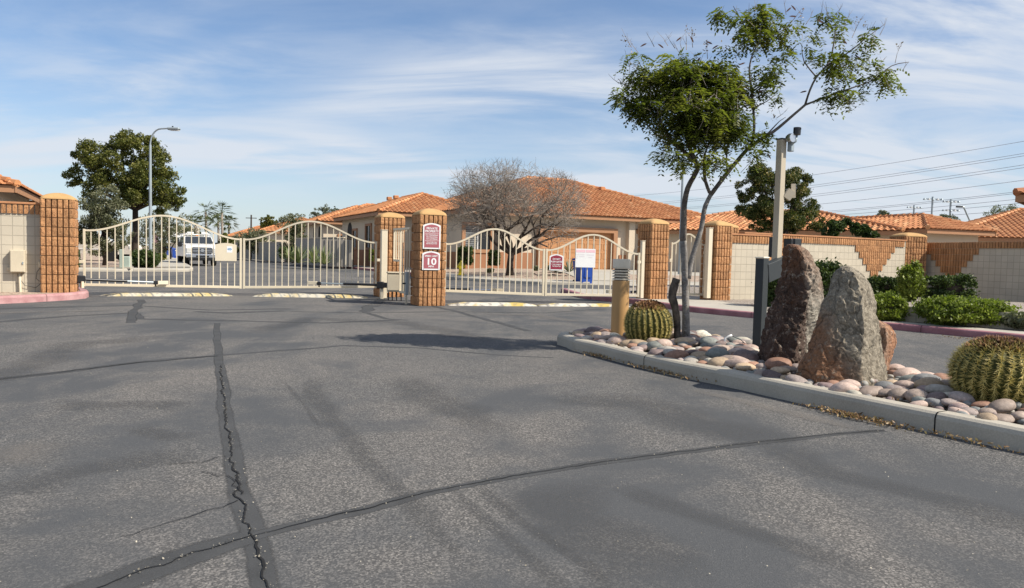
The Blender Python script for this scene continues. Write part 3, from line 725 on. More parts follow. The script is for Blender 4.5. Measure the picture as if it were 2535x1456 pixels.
h0, h1, h2 = 17.7, 18.4, 19.0
g3, thg3, GL3 = gate_leaf('vehicle_gate', 'arched cream gate leaf beside the pillar with maroon signs', A(1098, 604, h0), A(1098, 723, h0), A(1346, 619, h1), A(1346, 732, h1), .43, 16)
g4, thg4, GL4 = gate_leaf('vehicle_gate', 'arched cream gate leaf carrying the white notice board', A(1348, 619, h1), A(1348, 732, h1), A(1581, 629, h2), A(1581, 735, h2), .43, 15)
gp_, thgp, GLp = gate_leaf('pedestrian_gate', 'narrow arched cream gate on the footpath behind the slim tree', A(1657, 603, 19.75), A(1657, 731, 19.75), A(1743, 607, 19.9), A(1743, 732, 19.9), .27, 6, group='footpath gates', tall=.045)
mb = MB(); p = A(1660, 645, 19.7); mb.box(p, (.08, .06, .09), thgp, bev=.006); mb.build('latch', M['cream'], gp_)

def post(name, label, px, d, pybase, pytop, w, m_, th=t24, cat='post', group=None, cap=True):
    b = A(px, pybase, d); t = A(px, pytop, d); base = Vector((b.x, b.y, max(0, b.z)))
    root = thing(name, label, cat, base, th, group); mb = MB(); mb.box((0, 0, (t.z - base.z) / 2), (w, w, t.z - base.z), bev=.004); mb.build('shaft', m_, root, world=False)
    if cap:
        mb = MB(); mb.box((0, 0, t.z - base.z + .006), (w + .02, w + .02, .014), bev=.004); mb.build('cap', m_, root, world=False)
    return root
post('gate_post', 'stout cream hinge post beside the black gate motor in front of the cabinet', 948.5, 18.95, 738, 570, .15, M['cream'], group='cream hinge posts')
post('gate_post', 'slim cream hinge post before the pillar right of the vehicle gates', 1587, 19.05, 738, 597, .09, M['cream'], group='cream hinge posts')
post('gate_post', 'cream hinge post between the footpath gate and its right pillar', 1750, 19.55, 738, 565, .13, M['cream'], th=R(28), group='cream hinge posts')
# hinges
for (px, py, d, lab, par) in ((202, 648, 17.2, 0, g1), (936, 644, 19.15, 0, g2), (936, 702, 19.15, 0, g2), (1582, 649, 19.0, 0, g4), (1746, 626, 19.7, 0, gp_), (1744, 716, 19.7, 0, gp_)):
    mb = MB(); mb.box(A(px, py, d), (.10, .05, .07), t24, bev=.005); mb.build('hinge', M['cream'], par)

# swing gate motors
def operator(label, mpx, mpy, md, epx, epy, ed, ths):
    a = A(mpx, mpy, md); b = A(epx, epy, ed); base = Vector((a.x, a.y, 0)); th = math.atan2(b.y - a.y, b.x - a.x); d = (b - a)
    root = thing('gate_motor', label, 'gate motor', base, 0, 'swing gate motors')
    u = d.normalized(); mb = MB(); mb.bar(a - u * .18, a + u * .12, .13, .13, bev=.02); mb.bar(a - u * .02, a + u * .16, .15, .17, bev=.02); mb.build('motor_housing', M['black'], root)
    mb = MB(); mb.tube([a + u * .1, a + d * .62], .032, 10); mb.build('outer_tube', M['black'], root, smooth=True, auto=40)
    mb = MB(); mb.tube([a + d * .6, b], .016, 8); mb.build('rod', M['greysteel'], root, smooth=True, auto=40)
    mb = MB(); mb.box(b + Vector((0, 0, -.01)), (.09, .07, .09), th, bev=.01); mb.tube([b + Vector((0, 0, .0)), b - Vector((0, 0, .1))], .018, 8); mb.build('rod_end', M['black'], root)
    mb = MB(); mb.box(b + u * .17 + Vector((0, 0, -.0)), (.24, .05, .085), th, bev=.004); mb.build('gate_bracket', M['cream'], root)
    mb = MB(); mb.box(Vector((a.x, a.y, a.z / 2)) - Vector((.03, 0, .03)), (.06, .06, a.z - .05), th); mb.box(Vector((a.x + .12, a.y, a.z - .12)), (.05, .08, .14), th); mb.build('mounting_post', M['cream'], root)
    return root
operator('black gate motor standing on the faded red kerb at the left pillar', 190, 691, 16.5, 385, 699, 17.75, 0)
operator('black gate motor below the cream post beside the cabinet', 949, 706, 18.7, 790, 701, 18.75, 0)
# rear side operator arms seen through the right gate
for (lab, x0, y0, x1, y1, x2, d) in (('thin steel gate arm low behind the left half of the right gates', 1101, 716, 1215, 718, 1245, 18.4), ('thin steel gate arm low behind the leaf with the white notice board', 1580, 722, 1545, 721, 1500, 19.3)):
    root = thing('rear_gate_motor', lab, 'gate motor', (A(x0, y0, d).x, d, 0), 0, 'rear gate motors')
    mid = (x0 * .45 + x1 * .55)
    mb = MB(); mb.tube([A(x0, y0, d), A(mid, y0 + 1, d)], .032, 8); mb.build('sleeve', M['black'], root, smooth=True, auto=40)
    mb = MB(); mb.tube([A(mid, y0 + 1, d), A(x1, y1, d)], .017, 8); mb.build('rod', M['chrome'], root, smooth=True, auto=40)
    mb = MB(); p, q = A(x1, y1, d - .2), A(x2, y1 + 1, d - .2); mb.bar(p, q, .04, .085); mb.build('bracket', M['cream'], root)

# stub fence panel between the middle pillars
pA, pB = A(977, 566, 18.1), A(1016, 562, 16.9); fz = 1.2
root = thing('fence_panel', 'short notched cream fence panel between the two middle pillars', 'fence', (pA.x, pA.y, 0), 0)
def lp(f, z): q = pA.lerp(pB, f); return Vector((q.x, q.y, z))
zt, zm, zl = pA.z - .02, .98, .25
mb = MB(); mb.bar(lp(-.03, zt), lp(1.0, zt), .05, .05); mb.build('top_rail', M['cream'], root)
mb = MB(); mb.bar(lp(0, zm), lp(.42, zm), .045, .05); mb.bar(lp(.40, zl), lp(1.0, zl), .045, .05); mb.build('bottom_rail', M['cream'], root)
for i in range(8):
    f = i / 7.2; zb = zm if f < .38 else zl; mb = MB(); mb.box(lp(f, (zt + zb) / 2), (.045 if i in (0, 3) else .022, .03, zt - zb), t24); mb.build('picket', M['cream'], root)
# control cabinet
cb = A(980, 722, 18.1); c2 = A(980, 676, 18.1); root = thing('control_cabinet', 'cream gate control cabinet on short legs behind the sign pillar', 'cabinet', (cb.x, cb.y, 0), R(8))
mb = MB(); mb.box((0, 0, (cb.z + c2.z) / 2), (.42, .34, c2.z - cb.z), bev=.02); mb.build('cabinet_body', M['box'], root, world=False)
mb = MB(); mb.box((0, -.005, c2.z + .012), (.46, .37, .03), bev=.01); mb.build('lid', M['box'], root, world=False)
mb = MB(); mb.box((-.03, -.176, (cb.z + c2.z) / 2), (.34, .012, (c2.z - cb.z) * .82), bev=.004); mb.build('door', M['box'], root, world=False)
for x in (-.17, -.08, .02, .13):
    mb = MB(); mb.tube([(x, -.05, 0), (x, -.05, cb.z + .01)], .016, 6); mb.build('leg', M['darksteel'], root, world=False)
q = A(1007, 704, 16.95); root = thing('junction_box', 'narrow grey box on a post at the left flank of the sign pillar', 'junction box', (q.x, q.y, 0), t24)
mb = MB(); mb.box((0, 0, q.z + .02), (.07, .10, .52), bev=.006); mb.build('housing', M['greysteel'], root, world=False)
mb = MB(); mb.box((-.01, 0, .13), (.04, .05, .26)); mb.build('post', M['cream'], root, world=False)
mb = MB(); mb.box((-.07, -.02, q.z + .02), (.07, .04, .035)); mb.build('latch', M['darksteel'], root, world=False)

# electrical cabinet on left wall
def onwall(px, py, P, th, off=0.0):
    t = line_u(px, P, th); q = P + U_(th) * t; y = q.y; a = A(px, py, y); return Vector((q.x, q.y, a.z)) - V_(th) * off
wt_, wb_ = onwall(45, 619, LW, R(27)), onwall(45, 674, LW, R(27)); hh = wt_.z - wb_.z
root = thing('electrical_cabinet', 'beige metal electrical cabinet on the left block wall', 'electrical box', (wb_.x, wb_.y, wb_.z), R(27))
mb = MB(); mb.box((0, -.07, hh / 2), (.27, .15, hh), bev=.008); mb.build('enclosure', M['box'], root, world=False)
mb = MB(); mb.box((0, -.151, hh / 2), (.245, .014, hh - .03), bev=.004); dr = mb.build('door', M['box'], root, world=False)
mb = MB(); mb.box((.1, -.165, hh * .42), (.02, .02, .05)); mb.build('handle', M['greysteel'], dr, world=False)
mb = MB(); mb.box((-.16, -.04, .07), (.07, .06, .07), bev=.01); mb.build('knockout_box', M['box'], root, world=False)
mb = MB(); mb.tube([(.03, -.05, 0), (.04, -.05, -.5), (.06, -.08, -.62)], .026, 10); mb.build('conduit', M['box'], root, world=False, smooth=True)
mb = MB(); mb.tube([(.0, -.1, -.60), (.1, -.16, -.62), (.22, -.22, -.635), (.42, -.3, -.64)], [.05, .045, .035, .02], 8); mb.build('pipe_elbow', M['darksteel'], root, world=False, smooth=True)
e = onwall(102, 655, LW, R(27)); e2 = onwall(106, 690, LW, R(27), .05)
root = thing('outlet_box', 'small weatherproof outlet box with a looped cable at the left pillar', 'outlet box', (e.x, e.y, e.z), R(27))
mb = MB(); mb.box((0, -.04, 0), (.09, .08, .13), bev=.012); mb.build('cover', M['box'], root, world=False)
mb = MB(); mb.tube([(0, -.06, -.06), (-.07, -.08, -.15), (-.09, -.07, -.3), (-.03, -.06, -.36), (.04, -.06, -.3), (.05, -.07, -.15)], .006, 6)
mb.tube([(.03, -.06, -.06), (.05, -.06, -.35), (-.1, -.05, -.5), (-.3, -.05, -.45), (-.42, -.05, -.25), (-.42, -.05, -.2)], .006, 6); mb.build('cable', M['darksteel'], root, world=False)

# ---------------------------------------------------------------- signs
def text_mb(lines, o, ux, uz, mname, parent, name='lettering', lift=.006):
    """lines: (string, centre x, baseline z, cap height, width or None)"""
    n = ux.cross(uz).normalized(); obs = []
    allv, allf = [], []
    for (s, cx_, z, h, w) in lines:
        cu = bpy.data.curves.new('t', 'FONT'); cu.body = s; cu.size = 1; cu.align_x = 'CENTER'; cu.offset = .022; ob = bpy.data.objects.new('t', cu); col.objects.link(ob)
        dg = bpy.context.evaluated_depsgraph_get(); me = bpy.data.meshes.new_from_object(ob.evaluated_get(dg))
        vs = [v.co.copy() for v in me.vertices]
        if vs:
            hh = max(v.y for v in vs) - 0; ww = max(v.x for v in vs) - min(v.x for v in vs); sy = h / hh; sx = (w / ww) if w else sy
            b0 = len(allv)
            for v in vs: allv.append(tuple(Vector(o) + ux * (cx_ + v.x * sx) + uz * (z + v.y * sy) + n * lift))
            for p in me.polygons: allf.append(tuple(i + b0 for i in p.vertices))
        bpy.data.objects.remove(ob); bpy.data.curves.remove(cu); bpy.data.meshes.remove(me)
    mb = MB(); mb.v = allv; mb.f = allf; mb.t = [.5] * len(allf); return mb.build(name, M[mname], parent)
def arch(w, h, rise, n=10, inset=0.0):
    w -= 2 * inset; z0 = inset; hh = h - inset; pts = [(-w / 2, z0), (w / 2, z0)]
    sh = .045 * w; 
    for i in range(n + 1):
        f = i / n; x = w / 2 - w * f; z = hh - rise + rise * math.sin(math.pi * f) ** .8
        pts.append((x, z))
    return pts
def sign(name, label, o, ux, w, h, rise, face, lines, bars=(), group=None, th_=.004):
    uz = Vector((0, 0, 1)); n = ux.cross(uz).normalized(); root = thing(name, label, 'sign', tuple(o), 0, group)
    mb = MB(); mb.plate(arch(w, h, rise), o, ux, uz, th_); mb.build('border', M['white'], root)
    mb = MB(); mb.plate(arch(w, h, rise, inset=.075 * w), o + n * (th_ + .0006), ux, uz, .0015); mb.build('panel', M[face], root)
    if bars:
        mb = MB()
        for (z, ww) in bars: mb.plate([(-ww / 2, z), (ww / 2, z), (ww / 2, z + .006), (-ww / 2, z + .006)], o + n * (th_ + .003), ux, uz, .001)
        mb.build('rule', M['white'], root)
    text_mb(lines, o, ux, uz, 'white', root, lift=th_ + .0042)
    mb = MB()
    for x, z in ((-.42 * w, .05 * w), (.42 * w, .05 * w), (0, h - .07 * w)): mb.plate([(x - .006, z - .006), (x + .006, z - .006), (x + .006, z + .006), (x - .006, z + .006)], o + n * (th_ + .0003), ux, uz, .003)
    mb.build('bolt', M['greysteel'], root); return root
nf = U_(t24).cross(Vector((0, 0, 1)))
def pm(px, py): # point just in front of the sign pillar's front face
    t = line_u(px, PM0, t24); q = PM0 + U_(t24) * t; a = A(px, py, q.y); return Vector((q.x, q.y, a.z)) + nf * .012
o1 = pm(1067.5, 616.4); s1h = pm(1067.5, 552.6).z - o1.z
sign('property_sign', 'maroon PRIVATE PROPERTY sign, upper of two on the pillar', o1, U_(t24), .405, s1h, .05, 'maroon_faded',
     [('PRIVATE', 0, s1h * .755, s1h * .082, .25), ('PROPERTY', 0, s1h * .645, s1h * .082, .31), ('NO TRESPASSING', 0, s1h * .515, s1h * .042, .285), ('NO SOLICITING', 0, s1h * .440, s1h * .042, .255), ('NO LOITERING', 0, s1h * .365, s1h * .042, .255),
      ('VIOLATORS WILL', 0, s1h * .245, s1h * .037, .245), ('BE PROSECUTED', 0, s1h * .185, s1h * .037, .245)], [(s1h * .592, .31), (s1h * .315, .31)], 'maroon and white signs')
o2 = pm(1066.8, 668.4); s2h = pm(1066.8, 622).z - o2.z
sign('speed_sign', 'maroon SPEED LIMIT 10 MPH sign, lower of two on the pillar', o2, U_(t24), .405, s2h, .05, 'maroon_faded',
     [('SPEED LIMIT', 0, s2h * .70, s2h * .085, .30), ('10', 0, s2h * .285, s2h * .35, .20), ('MPH', 0, s2h * .145, s2h * .09, .12)], group='maroon and white signs')
def ongate(px, py, rt, th, off=.04):
    P = ORG[rt][0]; t = line_u(px, P, th); q = P + U_(th) * t; a = A(px, py, q.y); return Vector((q.x, q.y, a.z)) + U_(th).cross(Vector((0, 0, 1))) * off
o3 = ongate(1376.5, 669.5, g4, thg4); s3h = ongate(1376.5, 629.5, g4, thg4).z - o3.z
sign('gate_sign', 'maroon DO NOT PUSH GATES sign hung on the right gate', o3, U_(thg4), .355, s3h, .05, 'maroon',
     [('DO NOT', 0, s3h * .66, s3h * .095, .20), ('PUSH GATES', 0, s3h * .49, s3h * .105, .29), ('IT WILL DAMAGE', 0, s3h * .345, s3h * .065, .25), ('THE OPERATORS', 0, s3h * .23, s3h * .065, .22)], group='maroon and white signs')
o4 = ongate(1448, 662, g4, thg4); s4h = ongate(1448, 616, g4, thg4).z - o4.z; w4 = .52; uz = Vector((0, 0, 1)); ux = U_(thg4); n4 = ux.cross(uz)
root = thing('notice_board', 'white notice board with faded pink header tied to the right gate', 'notice board', tuple(o4), 0)
mb = MB(); mb.plate([(-w4 / 2, 0), (w4 / 2, 0), (w4 / 2, s4h), (-w4 / 2, s4h)], o4, ux, uz, .006); mb.build('board', M['white'], root)
mb = MB()
for k in (-1, 1):
    c_ = k * w4 * .245; hw = w4 * .225; mb.plate([(c_ - hw, s4h * .80), (c_ + hw, s4h * .80), (c_ + hw, s4h * .94), (c_ - hw, s4h * .94)], o4 + n4 * .007, ux, uz, .001)
mb.build('header', M['pinkink'], root)
mb = MB()
for k, (x0, x1, z) in enumerate([(-.45, -.32, .70), (-.28, -.05, .70), (.06, .44, .68), (-.45, -.38, .60), (-.32, -.04, .59), (.15, .33, .56), (-.45, -.4, .50)]):
    for j in range(2): mb.plate([(x0 * w4, s4h * (z - .03 * j)), (x1 * w4, s4h * (z - .03 * j)), (x1 * w4, s4h * (z + .014 - .03 * j)), (x0 * w4, s4h * (z + .014 - .03 * j))], o4 + n4 * .007, ux, uz, .001)
mb.build('faded_print', M['paleink'], root)
o5 = ongate(559, 646, g1, th1, .04); s5h = ongate(559, 601.5, g1, th1).z - o5.z; ux = U_(th1); n5 = ux.cross(uz); w5 = .50
root = thing('gate_plate', 'tan arched metal plate with a white sticker on the left gate', 'sign plate', tuple(o5), 0)
mb = MB(); mb.plate([(-w5 / 2, 0), (w5 / 2, 0), (w5 / 2, s5h * .9), (w5 * .25, s5h * .97), (0, s5h), (-w5 * .25, s5h * .97), (-w5 / 2, s5h * .9)], o5, ux, uz, .005); mb.build('plate', M['cream'], root)
mb = MB(); mb.plate([(.02, s5h * .47), (.15, s5h * .47), (.15, s5h * .82), (.02, s5h * .82)], o5 + n5 * .006, ux, uz, .001); st = mb.build('sticker', M['white'], root)
mb = MB()
for k, (a_, b_) in enumerate([(.05, .12), (.03, .14), (.03, .14), (.045, .125)]): mb.plate([(a_, s5h * (.70 - .035 * k)), (b_, s5h * (.70 - .035 * k)), (b_, s5h * (.722 - .035 * k)), (a_, s5h * (.722 - .035 * k))], o5 + n5 * .0075, ux, uz, .0008)
mb.build('print', M['blueink'], st)

# ---------------------------------------------------------------- speed humps
def hump(label, a, b, w, h, m_, gap=0.0):
    d = b - a; L = d.length; th = math.atan2(d.y, d.x); mb = MB(); n = 60; k = 9
    for i in range(n + 1):
        f = i / n; e = min(1, 6 * min(f, 1 - f) + .02) ** .6
        for j in range(k):
            q = j / (k - 1); y = (q - .5) * w * (.75 + .25 * e); z = h * e * math.sin(math.pi * q) ** .8 * (1 + .15 * noise.noise(Vector((f * L * 3, q * 2, 1)))) + .003
            mb.v.append((f * L, y + .015 * noise.noise(Vector((f * L * 2, q, 5))), z if 0 < j < k - 1 else -.01))
    for i in range(n):
        for j in range(k - 1): mb.f.append((i * k + j, (i + 1) * k + j, (i + 1) * k + j + 1, i * k + j + 1)); mb.t.append(.5)
    return tag(mb.build('speed_hump', m_, world=False, loc=(a.x, a.y, 0), rotz=th, smooth=True), label, 'speed hump', 'speed humps in front of the gates')
hump('striped yellow and white speed hump before the leftmost gate leaf', XY(246, 17.3), XY(575, 18.45), .34, .07, M['hump'])
hump('striped yellow speed hump leading to the black gate motor', XY(628, 18.5), XY(912, 18.9), .36, .08, M['hump'])
hump('worn yellow and white speed hump right of the sign pillar', XY(1111, 17.0), XY(1330, 17.5), .36, .07, M['hump2'])
hump('worn yellow speed hump ending behind the tan bollard', XY(1335, 17.5), XY(1560, 18.1), .36, .06, M['hump2'])

# ---------------------------------------------------------------- houses
def tile_roof(parent, x0, y0, L, D, ze, pitch, tw=.30, rl=.38, faces='FRBL', rake=0.0, label=None, name='roof'):
    """hipped roof on a local rectangle; F=front (-y), R=+x, B=+y, L=-x"""
    mb = MB(); Rn = min(L, D) / 2; ca = math.atan(pitch); zr = ze + pitch * Rn
    base = MB()
    if L >= D: r0, r1 = (x0 + Rn, y0 + Rn), (x0 + L - Rn, y0 + Rn)
    else: r0, r1 = (x0 + Rn, y0 + Rn), (x0 + Rn, y0 + D - Rn)
    c00, c10, c11, c01 = (x0, y0, ze), (x0 + L, y0, ze), (x0 + L, y0 + D, ze), (x0, y0 + D, ze); A0, A1 = (*r0, zr), (*r1, zr)
    e = .0
    if L >= D: fs = [(c00, c10, A1, A0), (c10, c11, A1), (c11, c01, A0, A1), (c01, c00, A0)]
    else: fs = [(c00, c10, A0), (c10, c11, A1, A0), (c11, c01, A1), (c01, c00, A0, A1)]
    for f in fs: base.face(f)
    base.face([c01, c11, c10, c00]); rf = base.build(name, M['tilebase'], parent, world=False)
    E = {'F': (Vector(c00), Vector((1, 0, 0)), Vector((0, 1, 0)), L), 'R': (Vector(c10), Vector((0, 1, 0)), Vector((-1, 0, 0)), D),
         'B': (Vector(c11), Vector((-1, 0, 0)), Vector((0, -1, 0)), L), 'L': (Vector(c01), Vector((0, -1, 0)), Vector((1, 0, 0)), D)}
    for k in faces:
        o, u, n, Le = E[k]; nt_ = int(Le / tw); w = Le / nt_; sl = Vector((n.x, n.y, pitch)); 
        up = Vector((-n.x * pitch, -n.y * pitch, 1)).normalized()
        for i in range(nt_):
            tcx = (i + .5) * w; run = min(tcx, Le - tcx, Rn); m_ = int(run / (rl * math.cos(ca)) + .65)
            for j in range(m_):
                s0 = j * rl * math.cos(ca) - .05; s1 = min((j + 1) * rl * math.cos(ca), run + .1); t = min(1, max(0, rnd.gauss(.5, .22)))
                P = []
                for (ss, lift) in ((s0, .035), (s1, .008)):
                    for q, hgt in ((0, .0), (.18, .05), (.38, .075), (.58, .05), (.76, 0.0), (1, .0)):
                        P.append(o + u * (i * w + q * w) + sl * ss + up * (hgt + lift))
                b = len(mb.v); mb.v += [tuple(p) for p in P]
                for q in range(5): mb.f.append((b + q, b + q + 1, b + 7 + q, b + 6 + q)); mb.t.append(t)
                if j == 0:
                    mb.f.append((b + 4, b + 3, b + 2, b + 1, b)); mb.t.append(0.0)
    mb.build('roof_tiles', M['tile'], rf, world=False)
    cp = MB()
    def capline(a, b):
        a, b = Vector(a), Vector(b); n_ = max(1, int((b - a).length / .4))
        for i in range(n_):
            p, q = a.lerp(b, i / n_), a.lerp(b, (i + 1.12) / n_ if i < n_ - 1 else 1)
            cp.tube([p + Vector((0, 0, .06)), q + Vector((0, 0, .035))], [.125, .10], 7, t=min(1, max(0, rnd.gauss(.6, .2))))
    for a, b in ((c00, A0), (A0, A1)): capline(a, b)
    if L >= D:
        capline(c10, A1); capline(c11, A1); capline(c01, A0)
    else:
        capline(c10, A0); capline(c11, A1); capline(c01, A1)
    cp.build('ridge_caps', M['tile'], rf, world=False)
    fb = MB(); s = .12
    for (a, b) in ((c00, c10), (c10, c11), (c11, c01), (c01, c00)):
        a, b = Vector(a) - Vector((0, 0, s + .01)), Vector(b) - Vector((0, 0, s + .01)); m_ = (Vector((x0 + L / 2, y0 + D / 2, a.z)))
        d = (b - a).normalized(); inn_ = Vector((-d.y, d.x, 0)); fb.bar(a + inn_ * .05 + d * .0, b + inn_ * .05 - d * .08, .05, .22)
    fb.build('fascia', M['trim'], rf, world=False)
    return rf
def hvent(rf, p, rz=0.0, s=.35):
    mb = MB(); mb.box(p, (s, s, s * .7), rz, bev=.03); mb.build('roof_vent', M['tile'], rf, world=False)
def wallbox(parent, x0, y0, x1, y1, z0, z1, m_='stucco', name='wall'):
    mb = MB(); mb.box(((x0 + x1) / 2, (y0 + y1) / 2, (z0 + z1) / 2), (x1 - x0, y1 - y0, z1 - z0)); return mb.build(name, M[m_], parent, world=False)
def garage_door(parent, x0, x1, y, zb, zt, rows=4, cols=8):
    mb = MB(); mb.box(((x0 + x1) / 2, y + .05, (zb + zt) / 2), (x1 - x0, .10, zt - zb))
    pw, ph = (x1 - x0) / cols, (zt - zb) / rows
    for i in range(cols):
        for j in range(rows):
            cx_, cz = x0 + (i + .5) * pw, zb + (j + .5) * ph
            for (dx, dz, sx, sz) in ((0, ph * .32, pw * .78, .035), (0, -ph * .32, pw * .78, .035), (-pw * .39, 0, .035, ph * .64), (pw * .39, 0, .035, ph * .64)):
                mb.box((cx_ + dx, y - .008, cz + dz), (sx, .022, sz))
    for j in range(1, rows): mb.box(((x0 + x1) / 2, y - .003, zb + j * ph), (x1 - x0, .012, .018), t=0)
    d = mb.build('garage_door', M['garage'], parent, world=False)
    fr = MB(); w = .28
    fr.box((x0 - w / 2, y - .02, (zb + zt) / 2), (w, .5, zt - zb)); fr.box((x1 + w / 2, y - .02, (zb + zt) / 2), (w, .5, zt - zb)); fr.box(((x0 + x1) / 2, y - .02, zt + w / 2), (x1 - x0 + 2 * w, .5, w)); fr.build('frame', M['trim'], d, world=False)
def window(parent, x0, x1, y, z0, z1, nrm='F', blind=True, fw=.12):
    """front-facing window at plane y; nrm L -> plane x=y, spanning y0..y1 given as x0,x1"""
    def tr(x, yy, z): return (x, y - yy, z) if nrm == 'F' else (y - yy, x, z)
    def bx(mb, c, s_):
        c = tr(*c); s2 = s_ if nrm == 'F' else (s_[1], s_[0], s_[2]); mb.box(c, s2)
    mb = MB(); cxx, czz = (x0 + x1) / 2, (z0 + z1) / 2
    bx(mb, (x0 - fw / 2, .03, czz), (fw, .12, z1 - z0 + 2 * fw)); bx(mb, (x1 + fw / 2, .03, czz), (fw, .12, z1 - z0 + 2 * fw)); bx(mb, (cxx, .03, z1 + fw / 2), (x1 - x0, .12, fw)); bx(mb, (cxx, .035, z0 - fw / 2), (x1 - x0, .14, fw))
    w = mb.build('window', M['trim'], parent, world=False)
    mb = MB(); bx(mb, (cxx, .006, czz), (x1 - x0, .012, z1 - z0)); mb.build('pane', M['glass'], w, world=False)
    if blind:
        mb = MB(); nb = int((z1 - z0) / .12)
        for i in range(nb): bx(mb, (x0 + (x1 - x0) * .24, .016, z1 - .06 - i * .12), ((x1 - x0) * .44, .006, .085))
        mb.build('blind', M['blind'], w, world=False)
    mb = MB(); bx(mb, (cxx, .03, czz), (.05, .03, z1 - z0)); mb.build('mullion', M['white'], w, world=False)

# big house
HA = Vector((-2.91, 41.4, .0)); hz0 = .36
root = thing('house', 'stucco house with two garage doors and broad clay tile roof behind the right gates', 'house', tuple(HA), TH, 'stucco houses with clay tile roofs')
def hu(px, v):   # local x on the plane local-y = v
    return line_u(px, HA + V_(TH) * v, TH)
LX, DY, ZE = 18.8, 15.7, 3.62
wv = .75
rfA = tile_roof(root, 0, 0, LX, DY, ZE, .36, faces='FRL')
rfA2 = tile_roof(root, -2.98, 6.33, 8.3, 13.4, ZE, .36, faces='FL')
hvent(rfA, (hu(1510, 3) + 1.0, 5.9, ZE + 2.25)); mb = MB()
for (x_, y_) in ((9.2, 4.2), (13.5, 3.4), (5.2, 3.6)): z_ = ZE + .36 * y_; mb = MB(); mb.tube([(x_, y_, z_), (x_, y_, z_ + .42)], .05, 8); mb.build('vent_pipe', M['tile'], rfA, world=False)
hvent(rfA2, (.6, 15.0, ZE + 1.55)); hvent(rfA2, (.6, 16.8, ZE + 1.55))
wallbox(root, .6, wv, LX - .6, DY - .6, -.2, ZE - .02)
wallbox(root, -2.4, 6.95, 1.5, 19.2, -.2, ZE - .02, name='wing_wall')
wallbox(root, .585, wv - .05, hu(1331, wv) - .3, wv, -.2, 1.3, 'wainscot', 'wainscot')
wallbox(root, hu(1528, wv) + .1, wv - .05, hu(1652, wv) - .3, wv, -.2, 1.3, 'wainscot', 'wainscot')
wallbox(root, -2.45, 6.9, -2.4, 19.2, -.2, 1.25, 'wainscot', 'wainscot')
wallbox(root, -2.4, 6.9, .58, 6.95, -.2, 1.25, 'wainscot', 'wainscot')
wallbox(root, .55, wv - .06, .6, 6.9, -.2, 1.25, 'wainscot', 'wainscot')
garage_door(root, hu(1337, wv), hu(1512, wv), wv - .02, .36, 2.62)
garage_door(root, hu(1662, wv), hu(1760, wv), wv - .02, .36, 2.62)
wallbox(root, hu(1548, wv), wv - .35, hu(1562, wv), wv, 0, ZE - .03, 'stucco', 'pilaster')
window(root, hu(1150, wv), hu(1212, wv), wv, 1.42, 2.75, fw=.2)
wallbox(root, hu(1220, wv), wv - .02, hu(1236, wv), wv, .3, 2.7, 'dark', 'entry_shade')  # dark panel on the flat wall, painting the shade of the entry
# side wall (faces the street): openings by sight line on the plane x=-2.4
def hv(px):
    P = HA + U_(TH) * (-2.4); r = ray(px, 600); v_ = V_(TH)
    det = v_.x * (-r.y) + r.x * v_.y; return ((0 - P.x) * (-r.y) + r.x * (0 - P.y)) / det
for (a, b_, z0_, z1_, bl_) in ((875, 884, 1.4, 2.6, False), (907, 919, 1.4, 2.85, False)): window(root, hv(b_), hv(a), -2.4, z0_, z1_, 'L', bl_, .16)
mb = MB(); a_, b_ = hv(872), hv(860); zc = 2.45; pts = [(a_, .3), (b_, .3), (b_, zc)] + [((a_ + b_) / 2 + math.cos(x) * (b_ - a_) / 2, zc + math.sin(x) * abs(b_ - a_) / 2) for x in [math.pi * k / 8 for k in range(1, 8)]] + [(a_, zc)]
mb.face([(-2.415, y, z) for y, z in pts]); mb.build('arched_entry_shade', M['dark'], root, world=False)  # flat dark face in place of the niche's shade

# patio wall
pw0, pw1 = XY(735, 62), XY(925, 47.5)
def garden_wall(label, a, b, z0, z1, m_='stucco2', th_=.2):
    d = b - a; th = math.atan2(d.y, d.x); root = thing('patio_wall', label, 'wall', (a.x, a.y, z0), th, 'patio walls'); mb = MB(); mb.box((d.length / 2, 0, (z1 - z0) / 2), (d.length, th_, z1 - z0)); mb.build('stucco_wall', M[m_], root, world=False)
    mb = MB(); mb.box((d.length / 2, 0, z1 - z0 + .03), (d.length + .05, th_ + .08, .06)); mb.build('coping', M['stucco'], root, world=False); return root
w_ = garden_wall('grey stucco patio wall behind the spiky agaves', XY(733, 56), XY(838, 47.5), .1, 1.95)
w_ = garden_wall('grey stucco patio wall with a slatted gate next to the big house', XY(845, 47.3), XY(872, 50.2), .1, 1.95)
mb = MB(); L_ = 1.9
for i in range(8): mb.box(Vector((*(XY(868, 46.9).lerp(XY(838, 47.2), 0)).xy, 0)) + Vector((-.26 * i, .04 * i, 1.0)), (.22, .05, 1.7))
tag(mb.build('patio_gate', M['stucco2'], loc=tuple(XY(868, 46.9))), 'grey vertical slat patio gate between the patio walls', 'gate')

